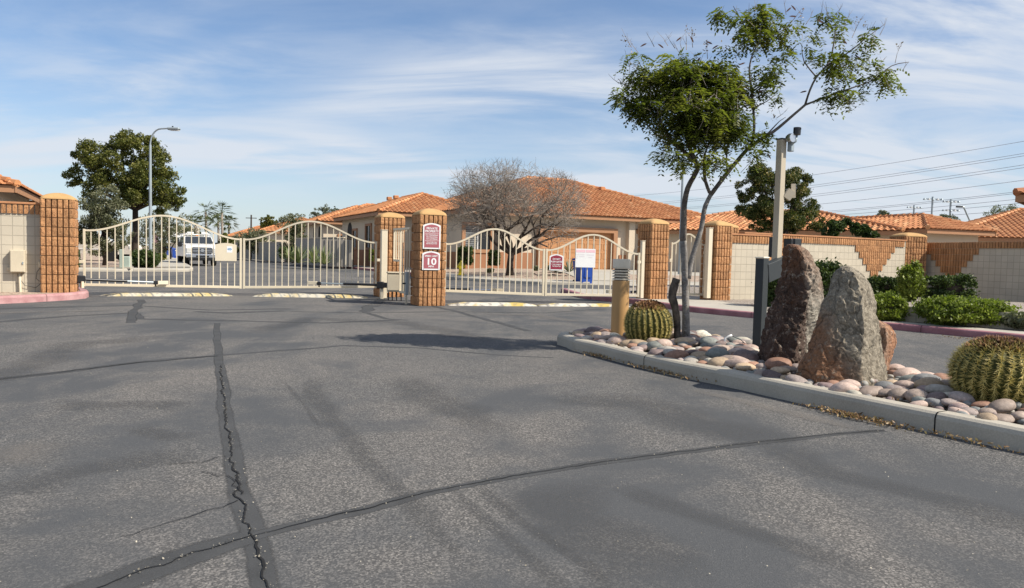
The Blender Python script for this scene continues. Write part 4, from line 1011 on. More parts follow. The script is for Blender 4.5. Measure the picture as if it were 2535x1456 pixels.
def simple_house(label, corner, th, L, D, z0, ze, pitch, faces, wins=(), right=False, extra=None, tw=.32):
    """corner: front corner of the eaves. right=True: corner is the front-right one"""
    root = thing('house', label, 'house', (corner.x, corner.y, 0), th, 'stucco houses with clay tile roofs')
    x0 = -L if right else 0
    rf = tile_roof(root, x0, 0, L, D, ze, pitch, faces=faces, tw=tw)
    wallbox(root, x0 + .6, .6, x0 + L - .6, D - .6, z0 - .3, ze - .02)
    for w in wins: window(root, *w)
    if extra: extra(root, rf)
    return root
def exB(root, rf):
    tile_roof(root, 1.5, 3.5, 10, 9, 3.9, .36, faces='FL', tw=.34, name='rear_roof')
    wallbox(root, .55, .35, 4.5, .6, -.1, 1.2, 'stucco2', 'wainscot')
    mb = MB(); mb.box((4.3, .58, 2.1), (2.6, .06, 1.5)); mb.build('porch_shade', M['dark'], root, world=False)  # thin dark box paints the porch shade onto the wall
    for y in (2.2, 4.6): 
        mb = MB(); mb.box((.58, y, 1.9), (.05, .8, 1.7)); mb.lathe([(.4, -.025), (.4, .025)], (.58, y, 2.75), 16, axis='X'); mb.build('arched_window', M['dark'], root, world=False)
simple_house('stucco house with arched side windows beyond the patio wall', XY(785, 61.5), TH, 8.5, 11, .3, 3.55, .36, 'FL', [(1.9, 2.7, .6, 1.2, 2.4, 'F', False)], extra=exB)
simple_house('small distant house with tiled roof left of the patio wall', XY(640, 92), TH, 12, 12, .3, 3.3, .34, 'FL', tw=.5)
simple_house('tiny distant tiled house near the end of the street', XY(560, 128), TH, 12, 12, .3, 3.1, .34, 'FL', tw=.8)
def exD(root, rf):
    window(root, -3.6, -2.4, .6, 1.6, 2.6, 'F', False)
simple_house('stucco house with clay tile roof peeking over the left wall', XY(46, 24.5), R(27), 14, 9.5, .2, 3.05, .33, 'FR', right=True, extra=exD)
simple_house('low tiled house whose long roof shows on both sides of the dark tree', XY(2233, 39), R(-33), 15.9, 11, .2, 2.9, .25, 'FRL', right=True, extra=lambda r_, f_: hvent(f_, (-12.6, 3.2, 3.75)))
simple_house('cream walled house with hipped tile roof right of the wall pillar', XY(2293, 38), R(20), 4.9, 12, .2, 3.0, .34, 'FLR', extra=lambda r_, f_: hvent(f_, (.9, 6.2, 3.5)))
simple_house('large tiled roof house at the right edge behind the shaded wall', XY(2335, 46), R(-15), 17, 12, .2, 2.9, .34, 'FL', extra=lambda r_, f_: hvent(f_, (7.2, 2.8, 3.95)))
simple_house('distant tiled roof between the two right hand houses', XY(2360, 62), R(-10), 9, 8, .2, 3.4, .34, 'FL', tw=.45)
simple_house('eave corner of a tiled roof poking in at the right edge', XY(2504, 22.6), R(-42), 8, 6, .2, 3.36, .3, 'FL')

# ---------------------------------------------------------------- vegetation
def crown_points(lumps, n, shell=.55):
    """lumps: (centre Vector, (rx,ry,rz)); n leaves in total by volume"""
    vol = np.array([(l[1][0] * l[1][1] * l[1][2]) ** .72 for l in lumps]); cnt = np.maximum(6, (vol / vol.sum() * n).astype(int)); out = []; out_n = []
    for (c, r), k in zip(lumps, cnt):
        d = nr.randn(k, 3); d /= np.linalg.norm(d, axis=1)[:, None]; rad = (shell + (1 - shell) * nr.rand(k)) ** .8
        rad *= np.where(nr.rand(k) < .16, 1 + .5 * nr.rand(k), 1.0); rad *= 1 + .12 * np.sin(d[:, 0] * 5 + c.x) * np.cos(d[:, 2] * 6 + c.z)
        p = d * rad[:, None] * np.array(r) + np.array(c); out.append(p); out_n.append(d)
    return np.concatenate(out), np.concatenate(out_n)
def leaves(name, mat_, P, Nn, size, parent, aspect=.55, droop=0.0, tint=None):
    n = len(P); a = nr.randn(n, 3); a[:, 2] -= droop; a += Nn * .5; a /= np.linalg.norm(a, axis=1)[:, None]
    b = np.cross(a, nr.randn(n, 3)); b /= np.linalg.norm(b, axis=1)[:, None]
    s = size * (.6 + .8 * nr.rand(n))[:, None]
    t = nr.rand(n) * .8 + .1 if tint is None else tint
    return quads(name, mat_, P, b * s * aspect, a * s, np.clip(t, 0, 1), parent)
def limb(mb, pts, r0, r1, n=6, wob=.0):
    m_ = len(pts); P = [Vector(p) for p in pts]; mb.tube(P, [r0 + (r1 - r0) * (i / (m_ - 1)) ** .8 for i in range(m_)], n, t=rnd.random())
def leafy(name, label, cat, d, base, lumps, leafsize, n, mname, group=None, trunk=.12, fork=None, dr=.8, bark='bark', droop=0.0, zbase=.15, shell=.5):
    """lumps in picture units (px,py,r[,dy]) at distance d"""
    k = d / F; b = XY(base[0], d); root = thing(name, label, cat, (b.x, b.y, zbase), 0, group)
    W = []
    for l in lumps:
        c = A(l[0], l[1], d + (l[3] if len(l) > 3 else rnd.uniform(-.5, .5) * l[2] * k * 1.2)); r = l[2] * k; W.append((c, (r * 1.05, r * dr, r * .85)))
    # sub-lumps give an uneven outline
    sub = []
    for c, r in W:
        for _ in range(15):
            q = Vector([rnd.gauss(0, 1) for _ in range(3)]).normalized(); f = rnd.uniform(.16, .42); sub.append((c + Vector((q.x * r[0], q.y * r[1], q.z * r[2])) * .80, (r[0] * f, r[1] * f, r[2] * f)))
    P, Nn = crown_points(sub, n, shell)
    cl = np.array([noise.noise(Vector(p) * (1.4 / (leafsize * 10))) for p in P])
    leaves('crown', M[mname], P, Nn, leafsize, root, droop=droop, tint=.45 + .5 * cl + .22 * nr.randn(len(P)))
    if trunk:
        mb = MB(); fk = A(fork[0], fork[1], d) if fork else Vector((b.x, b.y, zbase + (W[0][0].z - zbase) * .45)); b0 = Vector((b.x, b.y, zbase - .1))
        limb(mb, [b0, b0.lerp(fk, .5) + Vector((.06, 0, 0)), fk], trunk, trunk * .7, 8)
        for c, r in W: limb(mb, [fk, fk.lerp(c, .5) + Vector((rnd.uniform(-.2, .2), rnd.uniform(-.2, .2), .1)), c], trunk * .5, trunk * .1, 5)
        mb.build('trunk', M[bark], root, smooth=True)
    return root
TG = 'street trees inside the community'
leafy('mesquite_tree', 'broad dark green tree behind the left street lamp', 'tree', 39, (330, 640), [(262, 380, 62), (330, 370, 58), (225, 420, 45), (300, 430, 65), (370, 410, 52), (392, 460, 55), (180, 440, 26), (250, 470, 42), (430, 480, 34), (415, 505, 34), (340, 470, 55), (210, 380, 28), (300, 345, 30), (350, 350, 25)], .055, 56000, 'leaf_dark', TG, .2, (335, 520))
leafy('olive_tree', 'grey green olive tree in the gravel corner left of the lamp', 'tree', 37, (258, 650), [(250, 515, 50), (218, 560, 38), (290, 535, 44), (255, 570, 50), (300, 585, 34), (212, 592, 26), (262, 480, 30), (235, 610, 26), (275, 605, 26), (225, 500, 26)], .05, 20000, 'leaf_olive', TG, .12, (258, 610))
leafy('mesquite_tree', 'hazy pale thin leaved tree right behind the left lamp pole', 'tree', 58, (420, 640), [(395, 560, 50), (430, 560, 50), (380, 600, 40), (450, 590, 38), (410, 530, 32), (345, 600, 30)], .07, 9000, 'leaf_olive', TG, .12, (420, 620))
leafy('street_tree', 'dark bushy tree right of the parked truck', 'tree', 75, (566, 640), [(562, 605, 22), (570, 620, 18), (560, 590, 14)], .10, 2500, 'leaf_dark', TG, .12)
leafy('street_tree', 'brownish bare looking tree above the tan gate plate', 'tree', 90, (585, 630), [(575, 600, 20), (598, 595, 20), (620, 600, 18)], .09, 2600, 'leaf_far', TG, .12)
leafy('palo_verde', 'feathery green tree before the small distant tiled roof', 'tree', 70, (620, 640), [(612, 590, 20), (635, 585, 24), (615, 605, 22), (640, 610, 24), (660, 600, 20)], .08, 4500, 'leaf_olive', TG, .1)
leafy('cypress', 'dense dark conical evergreen rising behind the distant tiled roof', 'tree', 100, (664, 620), [(656, 550, 13), (668, 545, 14), (676, 552, 12), (662, 562, 16)], .12, 3000, 'leaf_dark', TG, .15)
leafy('palo_verde', 'feathery grey green tree left of the patio walls', 'tree', 60, (725, 645), [(715, 560, 30), (735, 575, 34), (720, 595, 34), (745, 600, 28), (735, 545, 22)], .07, 6500, 'leaf_olive', TG, .12)
leafy('palo_verde', 'wispy blue green tree over the roof with arched windows', 'tree', 75, (800, 640), [(790, 525, 15), (812, 518, 16), (830, 520, 12), (775, 535, 12)], .08, 1500, 'leaf_far', TG, .1)
leafy('mesquite_tree', 'dark drooping tree behind the garden wall right of the tall tan pole', 'tree', 28.5, (1930, 600), [(1880, 450, 45), (1910, 470, 55), (1960, 455, 50), (1865, 510, 42), (1900, 530, 50), (1960, 520, 50), (1990, 500, 38), (1850, 470, 30), (1985, 450, 24), (2010, 545, 30), (1950, 560, 35), (1890, 425, 26), (1880, 555, 25), (2030, 560, 20)], .034, 62000, 'leaf_dry', TG, .14, (1945, 560), droop=.7)
leafy('shrub', 'dark green shrub above the garden wall left of the wall pillar', 'shrub', 27, (2100, 600), [(2065, 565, 22), (2095, 560, 22), (2125, 568, 20), (2150, 575, 16), (2050, 575, 16), (2165, 582, 10)], .05, 8000, 'leaf_hedge', 'shrubs', 0, zbase=1.2)
for k, (lab, px, py, r) in enumerate((('faint treetop over the roof left of the stadium lamps', 2186, 530, 12), ('pale bushy treetop behind the rightmost roof', 2485, 527, 30), ('pale treetop between the slanted lamp and the stadium lamp', 2345, 545, 20))):
    leafy('far_tree', lab, 'tree', 85, (px, 600), [(px - r * .8, py + 6, r * .7), (px, py, r), (px + r * .8, py + 4, r * .7), (px + r * 1.5, py + 9, r * .4)], .10, 1600, 'leaf_far', 'far treetops', .15)
leafy('street_tree', 'tiny grey treetop between the patio walls and the street', 'tree', 110, (700, 620), [(690, 600, 14), (705, 590, 12)], .14, 900, 'leaf_far', TG, .15)

# hedges and shrubs
def bush(label, px, d, pytop, pybot, wpx, mname, n, leafsize=.035, name='shrub', depth=None, group='shrubs by the walls', boxy=.6, segs=None):
    c = A(px, (pytop + pybot) / 2, d); k = d / F; rx = wpx / 2 * k; rz = (pybot - pytop) / 2 * k; ry = depth or rx * .8; base = (c.x, c.y, c.z - rz)
    root = thing(name, label, 'shrub', base, 0, group); p = nr.randn(n, 3); p /= np.linalg.norm(p, axis=1)[:, None]
    Nn = p.copy(); q = np.sign(p) * np.abs(p) ** boxy; q *= (.78 + .22 * nr.rand(n) + np.where(nr.rand(n) < .15, .25 * nr.rand(n), 0))[:, None]
    sx = np.array([noise.noise(Vector(v) * 1.7 + Vector((px, 0, 0))) for v in p]); sy = np.array([noise.noise(Vector(v) * 4.2 + Vector((0, px, 0))) for v in p]); q *= (1 + .26 * sx + .16 * sy)[:, None]
    P = q * np.array([rx, ry, rz]) + np.array(c); P[:, 2] = np.maximum(P[:, 2], base[2])
    cl = np.array([noise.noise(Vector(v) * 6) for v in P]); leaves('foliage', M[mname], P, Nn, leafsize, root, tint=.5 + .5 * cl + .2 * nr.randn(n))
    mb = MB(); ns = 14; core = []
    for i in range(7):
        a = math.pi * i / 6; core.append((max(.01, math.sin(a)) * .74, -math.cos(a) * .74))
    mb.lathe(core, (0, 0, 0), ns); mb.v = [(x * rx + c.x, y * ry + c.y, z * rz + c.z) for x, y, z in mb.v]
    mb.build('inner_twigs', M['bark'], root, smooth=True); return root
bush('tall dark green hedge between the charcoal post and the boulders', 1935, 17.6, 668, 770, 105, 'leaf_hedge', 9000, .04, boxy=.7)
bush('dark green hedge seen between the two boulders', 2040, 17.4, 652, 775, 100, 'leaf_hedge', 9000, .04, boxy=.7)
bush('dark rounded shrub at the wall right of the boulders', 2185, 19.5, 687, 735, 68, 'leaf_hedge', 7000, .035)
bush('upright bright green shrub in front of the wall pillar', 2256, 18.2, 652, 748, 62, 'leaf_bright', 5200, .035, boxy=1.0)
bush('dark clipped shrub against the shaded wall', 2350, 18.3, 682, 742, 95, 'leaf_hedge', 9000, .035, boxy=.5)
bush('bright green mounded shrub just right of the grey boulder', 2192, 14.05, 730, 790, 84, 'leaf_bright', 10000, .03, boxy=.7)
bush('long bright green spreading shrub behind the right sidewalk', 2388, 13.4, 738, 803, 196, 'leaf_bright', 19000, .03, boxy=.8, depth=.6)
bush('straw coloured sparse weed at the right edge of the bed', 2522, 12.7, 775, 813, 66, 'leaf_olive', 900, .04, boxy=1.0, depth=.3)
bush('dark round shrub at the foot of the left street lamp', 357, 36, 622, 660, 64, 'leaf_hedge', 6500, .06, boxy=.8, group='shrubs inside the gates')
bush('small shrub behind the left pillar beside the parked pickup', 183, 33, 618, 660, 26, 'leaf_hedge', 1500, .05, group='shrubs inside the gates')
bush('clipped dark shrub under the big house window', 1152, 38.5, 612, 655, 34, 'leaf_hedge', 4000, .06, boxy=.55, group='shrubs inside the gates')
bush('clipped dark shrub left of the bare tree trunk', 1223, 37.5, 622, 657, 26, 'leaf_hedge', 3200, .06, boxy=.55, group='shrubs inside the gates')
bush('dark round shrub before the small distant house', 710, 55, 612, 640, 36, 'leaf_hedge', 1500, .09, group='shrubs inside the gates')
bush('small ochre shrub along the far left sidewalk', 398, 45, 628, 643, 22, 'leaf_dry', 900, .06, group='shrubs inside the gates')
bush('yellow green tuft beside the big house side windows', 921, 44, 618, 646, 14, 'leaf_bright', 700, .06, group='shrubs inside the gates')
for k, (px, py, w, lab) in enumerate(((1213, 672, 16, 'low straw tuft near the yellow hydrant'), (1328, 667, 12, 'low straw tuft right of the bare tree'), (1360, 665, 10, 'tiny straw tuft behind the maroon gate sign'))):
    bush(lab, px, 33.5, py - 7, py + 3, w, 'leaf_olive', 350, .05, name='grass_tuft', group='straw tufts')

# spiky agaves / yuccas
def agave(label, px, py, d, h, n=46, w=.035, group='spiky yuccas by the patio wall', mname='agave'):
    g = A(px, py, d); root = thing('agave', label, 'plant', (g.x, g.y, max(.1, g.z)), 0, group); mb = MB(); z0 = max(.1, g.z)
    for i in range(n):
        a = rnd.uniform(0, 6.28); el = rnd.uniform(.1, 1.45); L = h * rnd.uniform(.75, 1.1); u = Vector((math.cos(a) * math.cos(el), math.sin(a) * math.cos(el), math.sin(el))); s = u.cross(Vector((0, 0, 1))).normalized() * w
        o = Vector((g.x, g.y, z0 + .05)) + u * .05; m_ = o + u * L * .55 + Vector((0, 0, .02)); e = o + u * L - Vector((0, 0, .12 * L * math.cos(el)))
        t = rnd.random(); mb.face([o - s * .7, o + s * .7, m_ + s, m_ - s], t); mb.face([m_ - s, m_ + s, e], t)
    mb.build('leaf_rosette', M[mname], root); return root
for k, (px, py, lab) in enumerate(((716, 652, 'leftmost spiky yucca before the patio wall'), (738, 654, 'largest pale spiky yucca before the patio wall'), (778, 655, 'dark spiky yucca third along the patio wall'), (803, 657, 'spiky yucca at the right end of the row by the patio wall'))):
    agave(lab, px, py, 46 - k * .6, (1.0, 1.35, 1.1, 1.15)[k], 60, .045)
agave('small blue agave under the maroon gate sign', 1376, 676, 34, .75, 26, .04, 'small agaves in front of the garage', 'leaf_far')
agave('small blue agave beside the blue bin at the driveway', 1408, 677, 34, .7, 26, .04, 'small agaves in front of the garage', 'leaf_far')

# bare tree
def bare_tree(label, px, pyb, d, zb):
    b = XY(px, d); base = Vector((b.x, b.y, zb)); root = thing('bare_tree', label, 'tree', tuple(base), 0); mb = MB(); tw = MB(); br = random.Random(4)
    c = A(1262, 520, d); rx, rz = 178 * d / F, 108 * d / F
    def inside(p): return ((p.x - c.x) / rx) ** 2 + ((p.y - c.y) / (rx * .8)) ** 2 + ((p.z - c.z) / rz) ** 2
    def grow(p, dr, L, r, lev):
        n = 3 if lev < 5 else 2; pts = [p]; q = p; dd = dr
        for i in range(n):
            dd = (dd + Vector((br.gauss(0, .22), br.gauss(0, .22), br.gauss(.03, .18)))).normalized(); q = q + dd * L / n; pts.append(q)
        tgt = mb if lev < 4 else tw
        tgt.tube(pts, [r * (1 - .35 * i / n) for i in range(n + 1)], 6 if lev < 3 else 3, t=br.random(), caps=False)
        if lev >= 8 or inside(q) > 1.25: return
        k = (3 if lev < 5 else 3)
        for i in range(k):
            ax = Vector((br.gauss(0, 1), br.gauss(0, 1), br.gauss(0, .5))).normalized(); nd = (dd + ax * br.uniform(.55, 1.0)).normalized()
            if lev < 5: nd = (nd + (c - q).normalized() * (.15 if lev < 3 else .28) + Vector((nd.x, nd.y, 0)) * .4).normalized()
            s_ = pts[br.choice((n - 1, n, n))]
            grow(s_, nd, L * br.uniform(.66, .86), max(.0052, r * .56), lev + 1)
    mb.tube([base - Vector((0, 0, .1)), base + Vector((.0, 0, .5)), base + Vector((.05, 0, 1.0))], [.2, .15, .14], 8)
    st = base + Vector((.05, 0, .95))
    for (dx, dy, dz, L) in ((-1.1, .2, .7, 1.9), (.9, -.2, 1.0, 1.7), (-.9, .2, 1.0, 1.6), (.2, .5, 1.3, 1.6), (-.25, -.4, 1.4, 1.6), (1.0, .4, .55, 1.8), (-.6, -.5, .9, 1.5), (.5, -.6, 1.1, 1.5)): grow(st, Vector((dx, dy, dz)).normalized(), L * .92, .095, 1)
    mb.build('trunk', M['bark'], root, smooth=True); tw.build('twigs', M['twig'], root)
bare_tree('leafless grey tree in the gravel before the big house', 1263, 677, 34.5, .25)

# palms
def palm(label, px, pytop, d, trunk_r=.16, r=1.5, skirt=False):
    t = A(px, pytop, d); root = thing('palm_tree', label, 'palm', (t.x, t.y, 0), 0, 'palms far down the street'); mb = MB(); mb.tube([(t.x, t.y, 0), (t.x + .1, t.y, t.z * .5), (t.x, t.y, t.z)], [trunk_r * 1.2, trunk_r, trunk_r * .9], 8); mb.build('trunk', M['twig'], root, smooth=True)
    fb = MB()
    for i in range(44):
        a = rnd.uniform(0, 6.28); el = rnd.uniform(-.9, 1.3) if not skirt else rnd.uniform(-1.4, 1.3); L = r * rnd.uniform(.75, 1.1); u = Vector((math.cos(a) * math.cos(el), math.sin(a) * math.cos(el), math.sin(el))); o = Vector(t); e = o + u * L * .55
        s = u.cross(Vector((0, 0, 1))).normalized() if abs(u.z) < .98 else Vector((1, 0, 0))
        for k in range(7):
            an = (k - 3) * .32; v = (u * math.cos(an) + s * math.sin(an)); tip = e + v * L * .5 - Vector((0, 0, .18 * L)); w = s.cross(v).normalized() * .03 + s * .045
            fb.face([e - w, e + w, tip], rnd.random())
        fb.face([o - s * .02, o + s * .02, e + s * .02, e - s * .02], .3)
    fb.build('fronds', M['palm'], root); return root
palm('tall slim palm left of the truck roof rack', 509, 525, 120, .2, 2.3)
palm('tallest slim palm right above the parked truck', 549, 525, 115, .2, 2.2)
palm('slim palm low between the two tall ones', 540, 548, 125, .2, 2.0)
palm('slim palm right of the tall pair dipping to the gate rail', 566, 552, 130, .2, 1.9)
palm('shaggy dark palm left of the parked truck', 484, 560, 80, .22, 1.9, True)
palm('small palm top beyond the tan gate plate', 641, 585, 120, .2, 1.6)
palm('tiny distant palm top over the brown tree', 598, 587, 130, .2, 1.3)
palm('small shaggy palm at the left of the white building', 462, 590, 90, .2, 1.4, True)

# ---------------------------------------------------------------- far things: buildings, lamps, wires
wb = A(446, 600, 100); root = thing('far_building', 'white building glimpsed between the palms', 'building', (wb.x, wb.y, 0), R(15))
mb = MB(); mb.box((0, 3, 1.75), (3.6, 3, 3.5)); mb.build('wall', M['white'], root, world=False); mb = MB(); mb.box((0, 3, 3.6), (3.9, 3.4, .2)); mb.build('roof', M['stucco'], root, world=False)
mb = MB(); mb.box((-.8, 1.47, 1.9), (.9, .06, .9)); mb.build('window', M['glass'], root, world=False)
garden_wall('long beige wall at the far end of the left sidewalk', XY(380, 92), XY(478, 88), .1, 1.5, 'stucco', .25)
garden_wall('dim brown garden wall by the feathery trees across the street', XY(583, 80), XY(700, 62), .1, 1.7, 'stucco2', .25)
def street_lamp(label, px, d, pytop, zb, head=1, headpx=None, r=.065):
    b = XY(px, d); t = A(px, pytop, d); root = thing('street_lamp', label, 'street lamp', (b.x, b.y, zb), 0, 'cobra head street lamps')
    H = t.z - zb; mb = MB(); mb.tube([(0, 0, 0), (0, 0, H * .45), (0, 0, H - .9)], [r * 1.15, r, r * .8], 12); mb.build('pole', M['greysteel'], root, world=False, smooth=True, auto=40)
    arc = [(0, 0, H - .9)] + [(head * .55 * (1 - math.cos(a)), 0, H - .9 + .8 * math.sin(a)) for a in [k * math.pi / 2 / 7 for k in range(1, 8)]]; arc += [(head * .85, 0, H - .08)]
    mb = MB(); mb.tube(arc, r * .55, 8); mb.build('arm', M['greysteel'], root, world=False, smooth=True, auto=40)
    mb = MB(); mb.box((head * 1.15, 0, H - .09), (.62, .26, .13), bev=.05); hd = mb.build('lamp_head', M['greysteel'], root, world=False)
    mb = MB(); mb.box((head * 1.2, 0, H - .165), (.42, .2, .03)); mb.build('lens', M['lens'], hd, world=False)
    mb = MB(); mb.lathe([(.04, 0), (.04, .07)], (head * 1.1, 0, H - .03), 8); mb.build('photocell', M['darksteel'], hd, world=False)
    mb = MB(); mb.lathe([(r * 2, 0), (r * 1.9, .1), (r * 1.2, .14)], (0, 0, 0), 12); mb.build('base', M['walk'], root, world=False); return root
street_lamp('street lamp with curved arm before the broad dark tree at left', 372.5, 37, 313, .15, 1, r=.07)
street_lamp('street lamp pole rising behind the slim tree trunk and the footpath gate', 1683, 38, 330, .15, -1, r=.07)
def stadium(label, px, pytop, d, rows, w):
    t = A(px, pytop, d); root = thing('stadium_light', label, 'floodlight', (t.x, t.y, 0), 0, 'stadium floodlights'); mb = MB(); mb.tube([(t.x, t.y, 0), tuple(t)], .16, 8); mb.build('pole', M['greysteel'], root)
    for r_ in range(rows):
        z = t.z - .4 - r_ * 1.5; mb = MB(); mb.box((t.x, t.y, z), (w, .15, .12)); mb.build('crossarm', M['greysteel'], root)
        for k in range(5):
            x = t.x + (k / 4 - .5) * w; mb = MB(); mb.lathe([(.12, .1), (.26, -.16), (.25, -.2)], (x, t.y - .2, z), 10); mb.build('floodlight', M['lens'] if k % 2 else M['greysteel'], root)
stadium('tall stadium floodlight pole with a single wide row', 2309, 487, 130, 1, 3.0)
stadium('stadium floodlight pole with two rows of lamps', 2354, 493, 130, 2, 2.6)
stadium('shorter stadium floodlight pole left of the others', 2263, 508, 150, 1, 2.6)
root = thing('street_lamp', 'slanted thin street lamp right of the floodlights', 'street lamp', tuple(XY(2403, 110)), 0); mb = MB(); mb.tube([XY(2408, 110), A(2400, 545, 110), A(2386, 513, 110), A(2377, 511, 110)], .12, 6); mb.build('pole', M['greysteel'], root)
mb = MB(); mb.box(A(2375, 512, 110), (.9, .4, .25), bev=.05); mb.build('lamp_head', M['darksteel'], root)
root = thing('utility_pole', 'thin utility pole rising behind the distant tiled roof', 'utility pole', tuple(XY(621, 110)), 0); mb = MB(); mb.tube([XY(621, 110), A(622, 532, 110)], [.16, .11], 8); mb.build('pole', M['bark'], root); mb = MB(); mb.box(A(622, 540, 110), (1.6, .1, .1)); mb.build('crossarm', M['bark'], root)
wires = [(1540, 487, 2535, 342), (1560, 506, 2535, 372), (1560, 510, 2535, 378), (1600, 520, 2535, 400), (1600, 523, 2535, 407), (1620, 533, 2535, 438), (1700, 540, 2535, 464), (1700, 543, 2535, 468), (1700, 545, 2535, 483), (1750, 548, 2535, 493), (1750, 551, 2535, 510)]
ord_ = ['topmost', 'second', 'third', 'fourth', 'fifth', 'sixth', 'seventh', 'eighth', 'ninth', 'tenth', 'lowest']
for k, (x0, y0, x1, y1) in enumerate(wires):
    a = A(x0, y0, 210); e = A(x1 + 260, y1 + (y1 - y0) * 260 / (x1 - x0), 95); mb = MB(); n = 14; P = []
    for i in range(n + 1):
        f = i / n; p = a.lerp(e, f); p.z -= 4 * 1.2 * f * (1 - f); P.append(p)
    mb.tube(P, .032, 4, caps=False); tag(mb.build('power_line', M['wire'], loc=tuple(a)), '%s of the power lines sweeping across the sky at right' % ord_[k], 'power line', 'power lines')

# ---------------------------------------------------------------- vehicles, bins, hydrant
def wheel(root, p, r, w, hub='chrome', axis='X'):
    mb = MB(); mb.lathe([(r * .62, -w / 2), (r * .95, -w / 2), (r, -w * .35), (r, w * .35), (r * .95, w / 2), (r * .62, w / 2)], p, 24, axis=axis); o = mb.build('wheel', M['tyre'], root, smooth=True, auto=35, world=False)
    mb = MB(); mb.lathe([(r * .60, -w * .44), (r * .60, w * .44)], p, 20, axis=axis); mb.build('rim', M['black'], o, world=False)
    mb = MB()
    for sg in (-1, 1):
        def P_(a, rr): return Vector(p) + (Vector((sg * w * .46, math.cos(a) * rr, math.sin(a) * rr)) if axis == 'X' else Vector((math.cos(a) * rr, sg * w * .46, math.sin(a) * rr)))
        for k in range(5):
            a = k * 1.2566; mb.face([P_(a - .5, r * .1), P_(a - .13, r * .55), P_(a + .13, r * .55), P_(a + .5, r * .1)])
        for k in range(20):
            a, b_ = k * .31416, (k + 1) * .31416; mb.face([P_(a, r * .52), P_(b_, r * .52), P_(b_, r * .63), P_(a, r * .63)])
    mb.build('spokes', M[hub], o, world=False); return o
def extr(mb, prof, x0, x1, tap=0.0, topz=None):
    """side profile (y,z) extruded across x; upper points pulled in by tap"""
    n = len(prof); b = len(mb.v); zs = [p[1] for p in prof]; zlo, zhi = min(zs), max(zs)
    for x, s in ((x0, 1), (x1, -1)):
        for (y, z) in prof:
            f = max(0, (z - topz) / (zhi - topz)) if topz is not None and zhi > topz else 0; mb.v.append((x + s * tap * f, y, z))
    for i in range(n):
        j = (i + 1) % n; mb.f.append((b + i, b + j, b + n + j, b + n + i)); mb.t.append(.5)
    mb.f.append(tuple(b + i for i in reversed(range(n)))); mb.t.append(.5); mb.f.append(tuple(b + n + i for i in range(n))); mb.t.append(.5)
# work truck, faces -y locally
tp = A(486, 656, 48.5); tr_ = thing('pickup_truck', 'white work truck with roof rack parked facing the gates', 'truck', (tp.x, tp.y, 0), R(30))
mb = MB(); extr(mb, [(-2.9, .62), (-2.9, 1.2), (-2.8, 1.36), (-1.6, 1.47), (-.85, 1.98), (1.6, 2.0), (1.75, 1.35), (3.2, 1.35), (3.2, .6)], -1.0, 1.0, .17, 1.3); mb.build('body', M['carwhite'], tr_, world=False)
mb = MB(); mb.face([(-.88, -1.60, 1.49), (.88, -1.60, 1.49), (.80, -.93, 1.93), (-.80, -.93, 1.93)]); mb.v = [(x, y - .02, z + .03) for x, y, z in mb.v]; mb.build('windshield', M['glass'], tr_, world=False)
for s in (-1, 1):
    mb = MB(); mb.face([(s * .945, -1.3, 1.50), (s * .945, 1.3, 1.50), (s * .865, 1.2, 1.92), (s * .865, -.75, 1.92)]); mb.v = [(x + s * .012, y, z) for x, y, z in mb.v]; mb.build('side_window', M['glass'], tr_, world=False)
    mb = MB(); mb.box((s * 1.18, -1.2, 1.42), (.26, .16, .34), bev=.04); mb.bar((s * .98, -1.2, 1.38), (s * 1.1, -1.2, 1.38), .05); mb.build('side_mirror', M['black'], tr_, world=False)
    mb = MB(); mb.box((s * .80, -2.91, 1.02), (.34, .08, .34), bev=.03); mb.build('headlight', M['lens'], tr_, world=False)
    mb = MB(); mb.box((s * .985, -2.0, .92), (.06, 1.25, .28), bev=.03); mb.build('fender_flare', M['carwhite'], tr_, world=False)
    for y in (-2.0, 1.9): wheel(tr_, (s * .84, y, .42), .42, .28)
    mb = MB(); mb.box((s * .55, -2.99, .56), (.16, .04, .1)); mb.build('fog_light', M['lens'], tr_, world=False)
mb = MB(); mb.box((0, -2.92, 1.03), (1.22, .06, .42), bev=.03); gr = mb.build('grille', M['black'], tr_, world=False)
mb = MB()
for z in (.93, 1.03, 1.14): mb.box((0, -2.96, z), (1.18, .05, .05), bev=.01)
mb.lathe([(.10, -.02), (.10, .02)], (0, -2.99, 1.04), 16, axis='Y'); mb.build('grille_bars', M['chrome'], gr, world=False)
mb = MB(); mb.box((0, -3.0, .66), (2.02, .2, .24), bev=.04); bp = mb.build('bumper', M['chrome'], tr_, world=False)
mb = MB(); mb.box((0, -3.02, .46), (1.7, .14, .14), bev=.02); mb.box((0, -3.11, .65), (.8, .02, .1)); mb.build('air_dam', M['black'], bp, world=False)
mb = MB()
for y in (-.5, .6, 1.7): mb.box((0, y, 2.12), (1.55, .07, .05))
for s in (-1, 1): mb.bar((s * .72, -.7, 2.16), (s * .72, 3.0, 2.16), .06); mb.box((s * .45, -.55, 2.22), (.4, .25, .12))
for s in (-1, 1):
    for y in (-.4, 1.4): mb.box((s * .72, y, 2.06), (.05, .05, .14))
mb.build('roof_rack', M['white'], tr_, world=False)
mb = MB(); mb.box((0, -.65, 2.05), (.25, .06, .05)); mb.build('marker_light', M['amber'], tr_, world=False)
mb = MB(); mb.box((0, .3, .45), (1.3, 5.5, .2)); mb.build('chassis', M['black'], tr_, world=False)
tr_.scale = (.93, .93, .93)
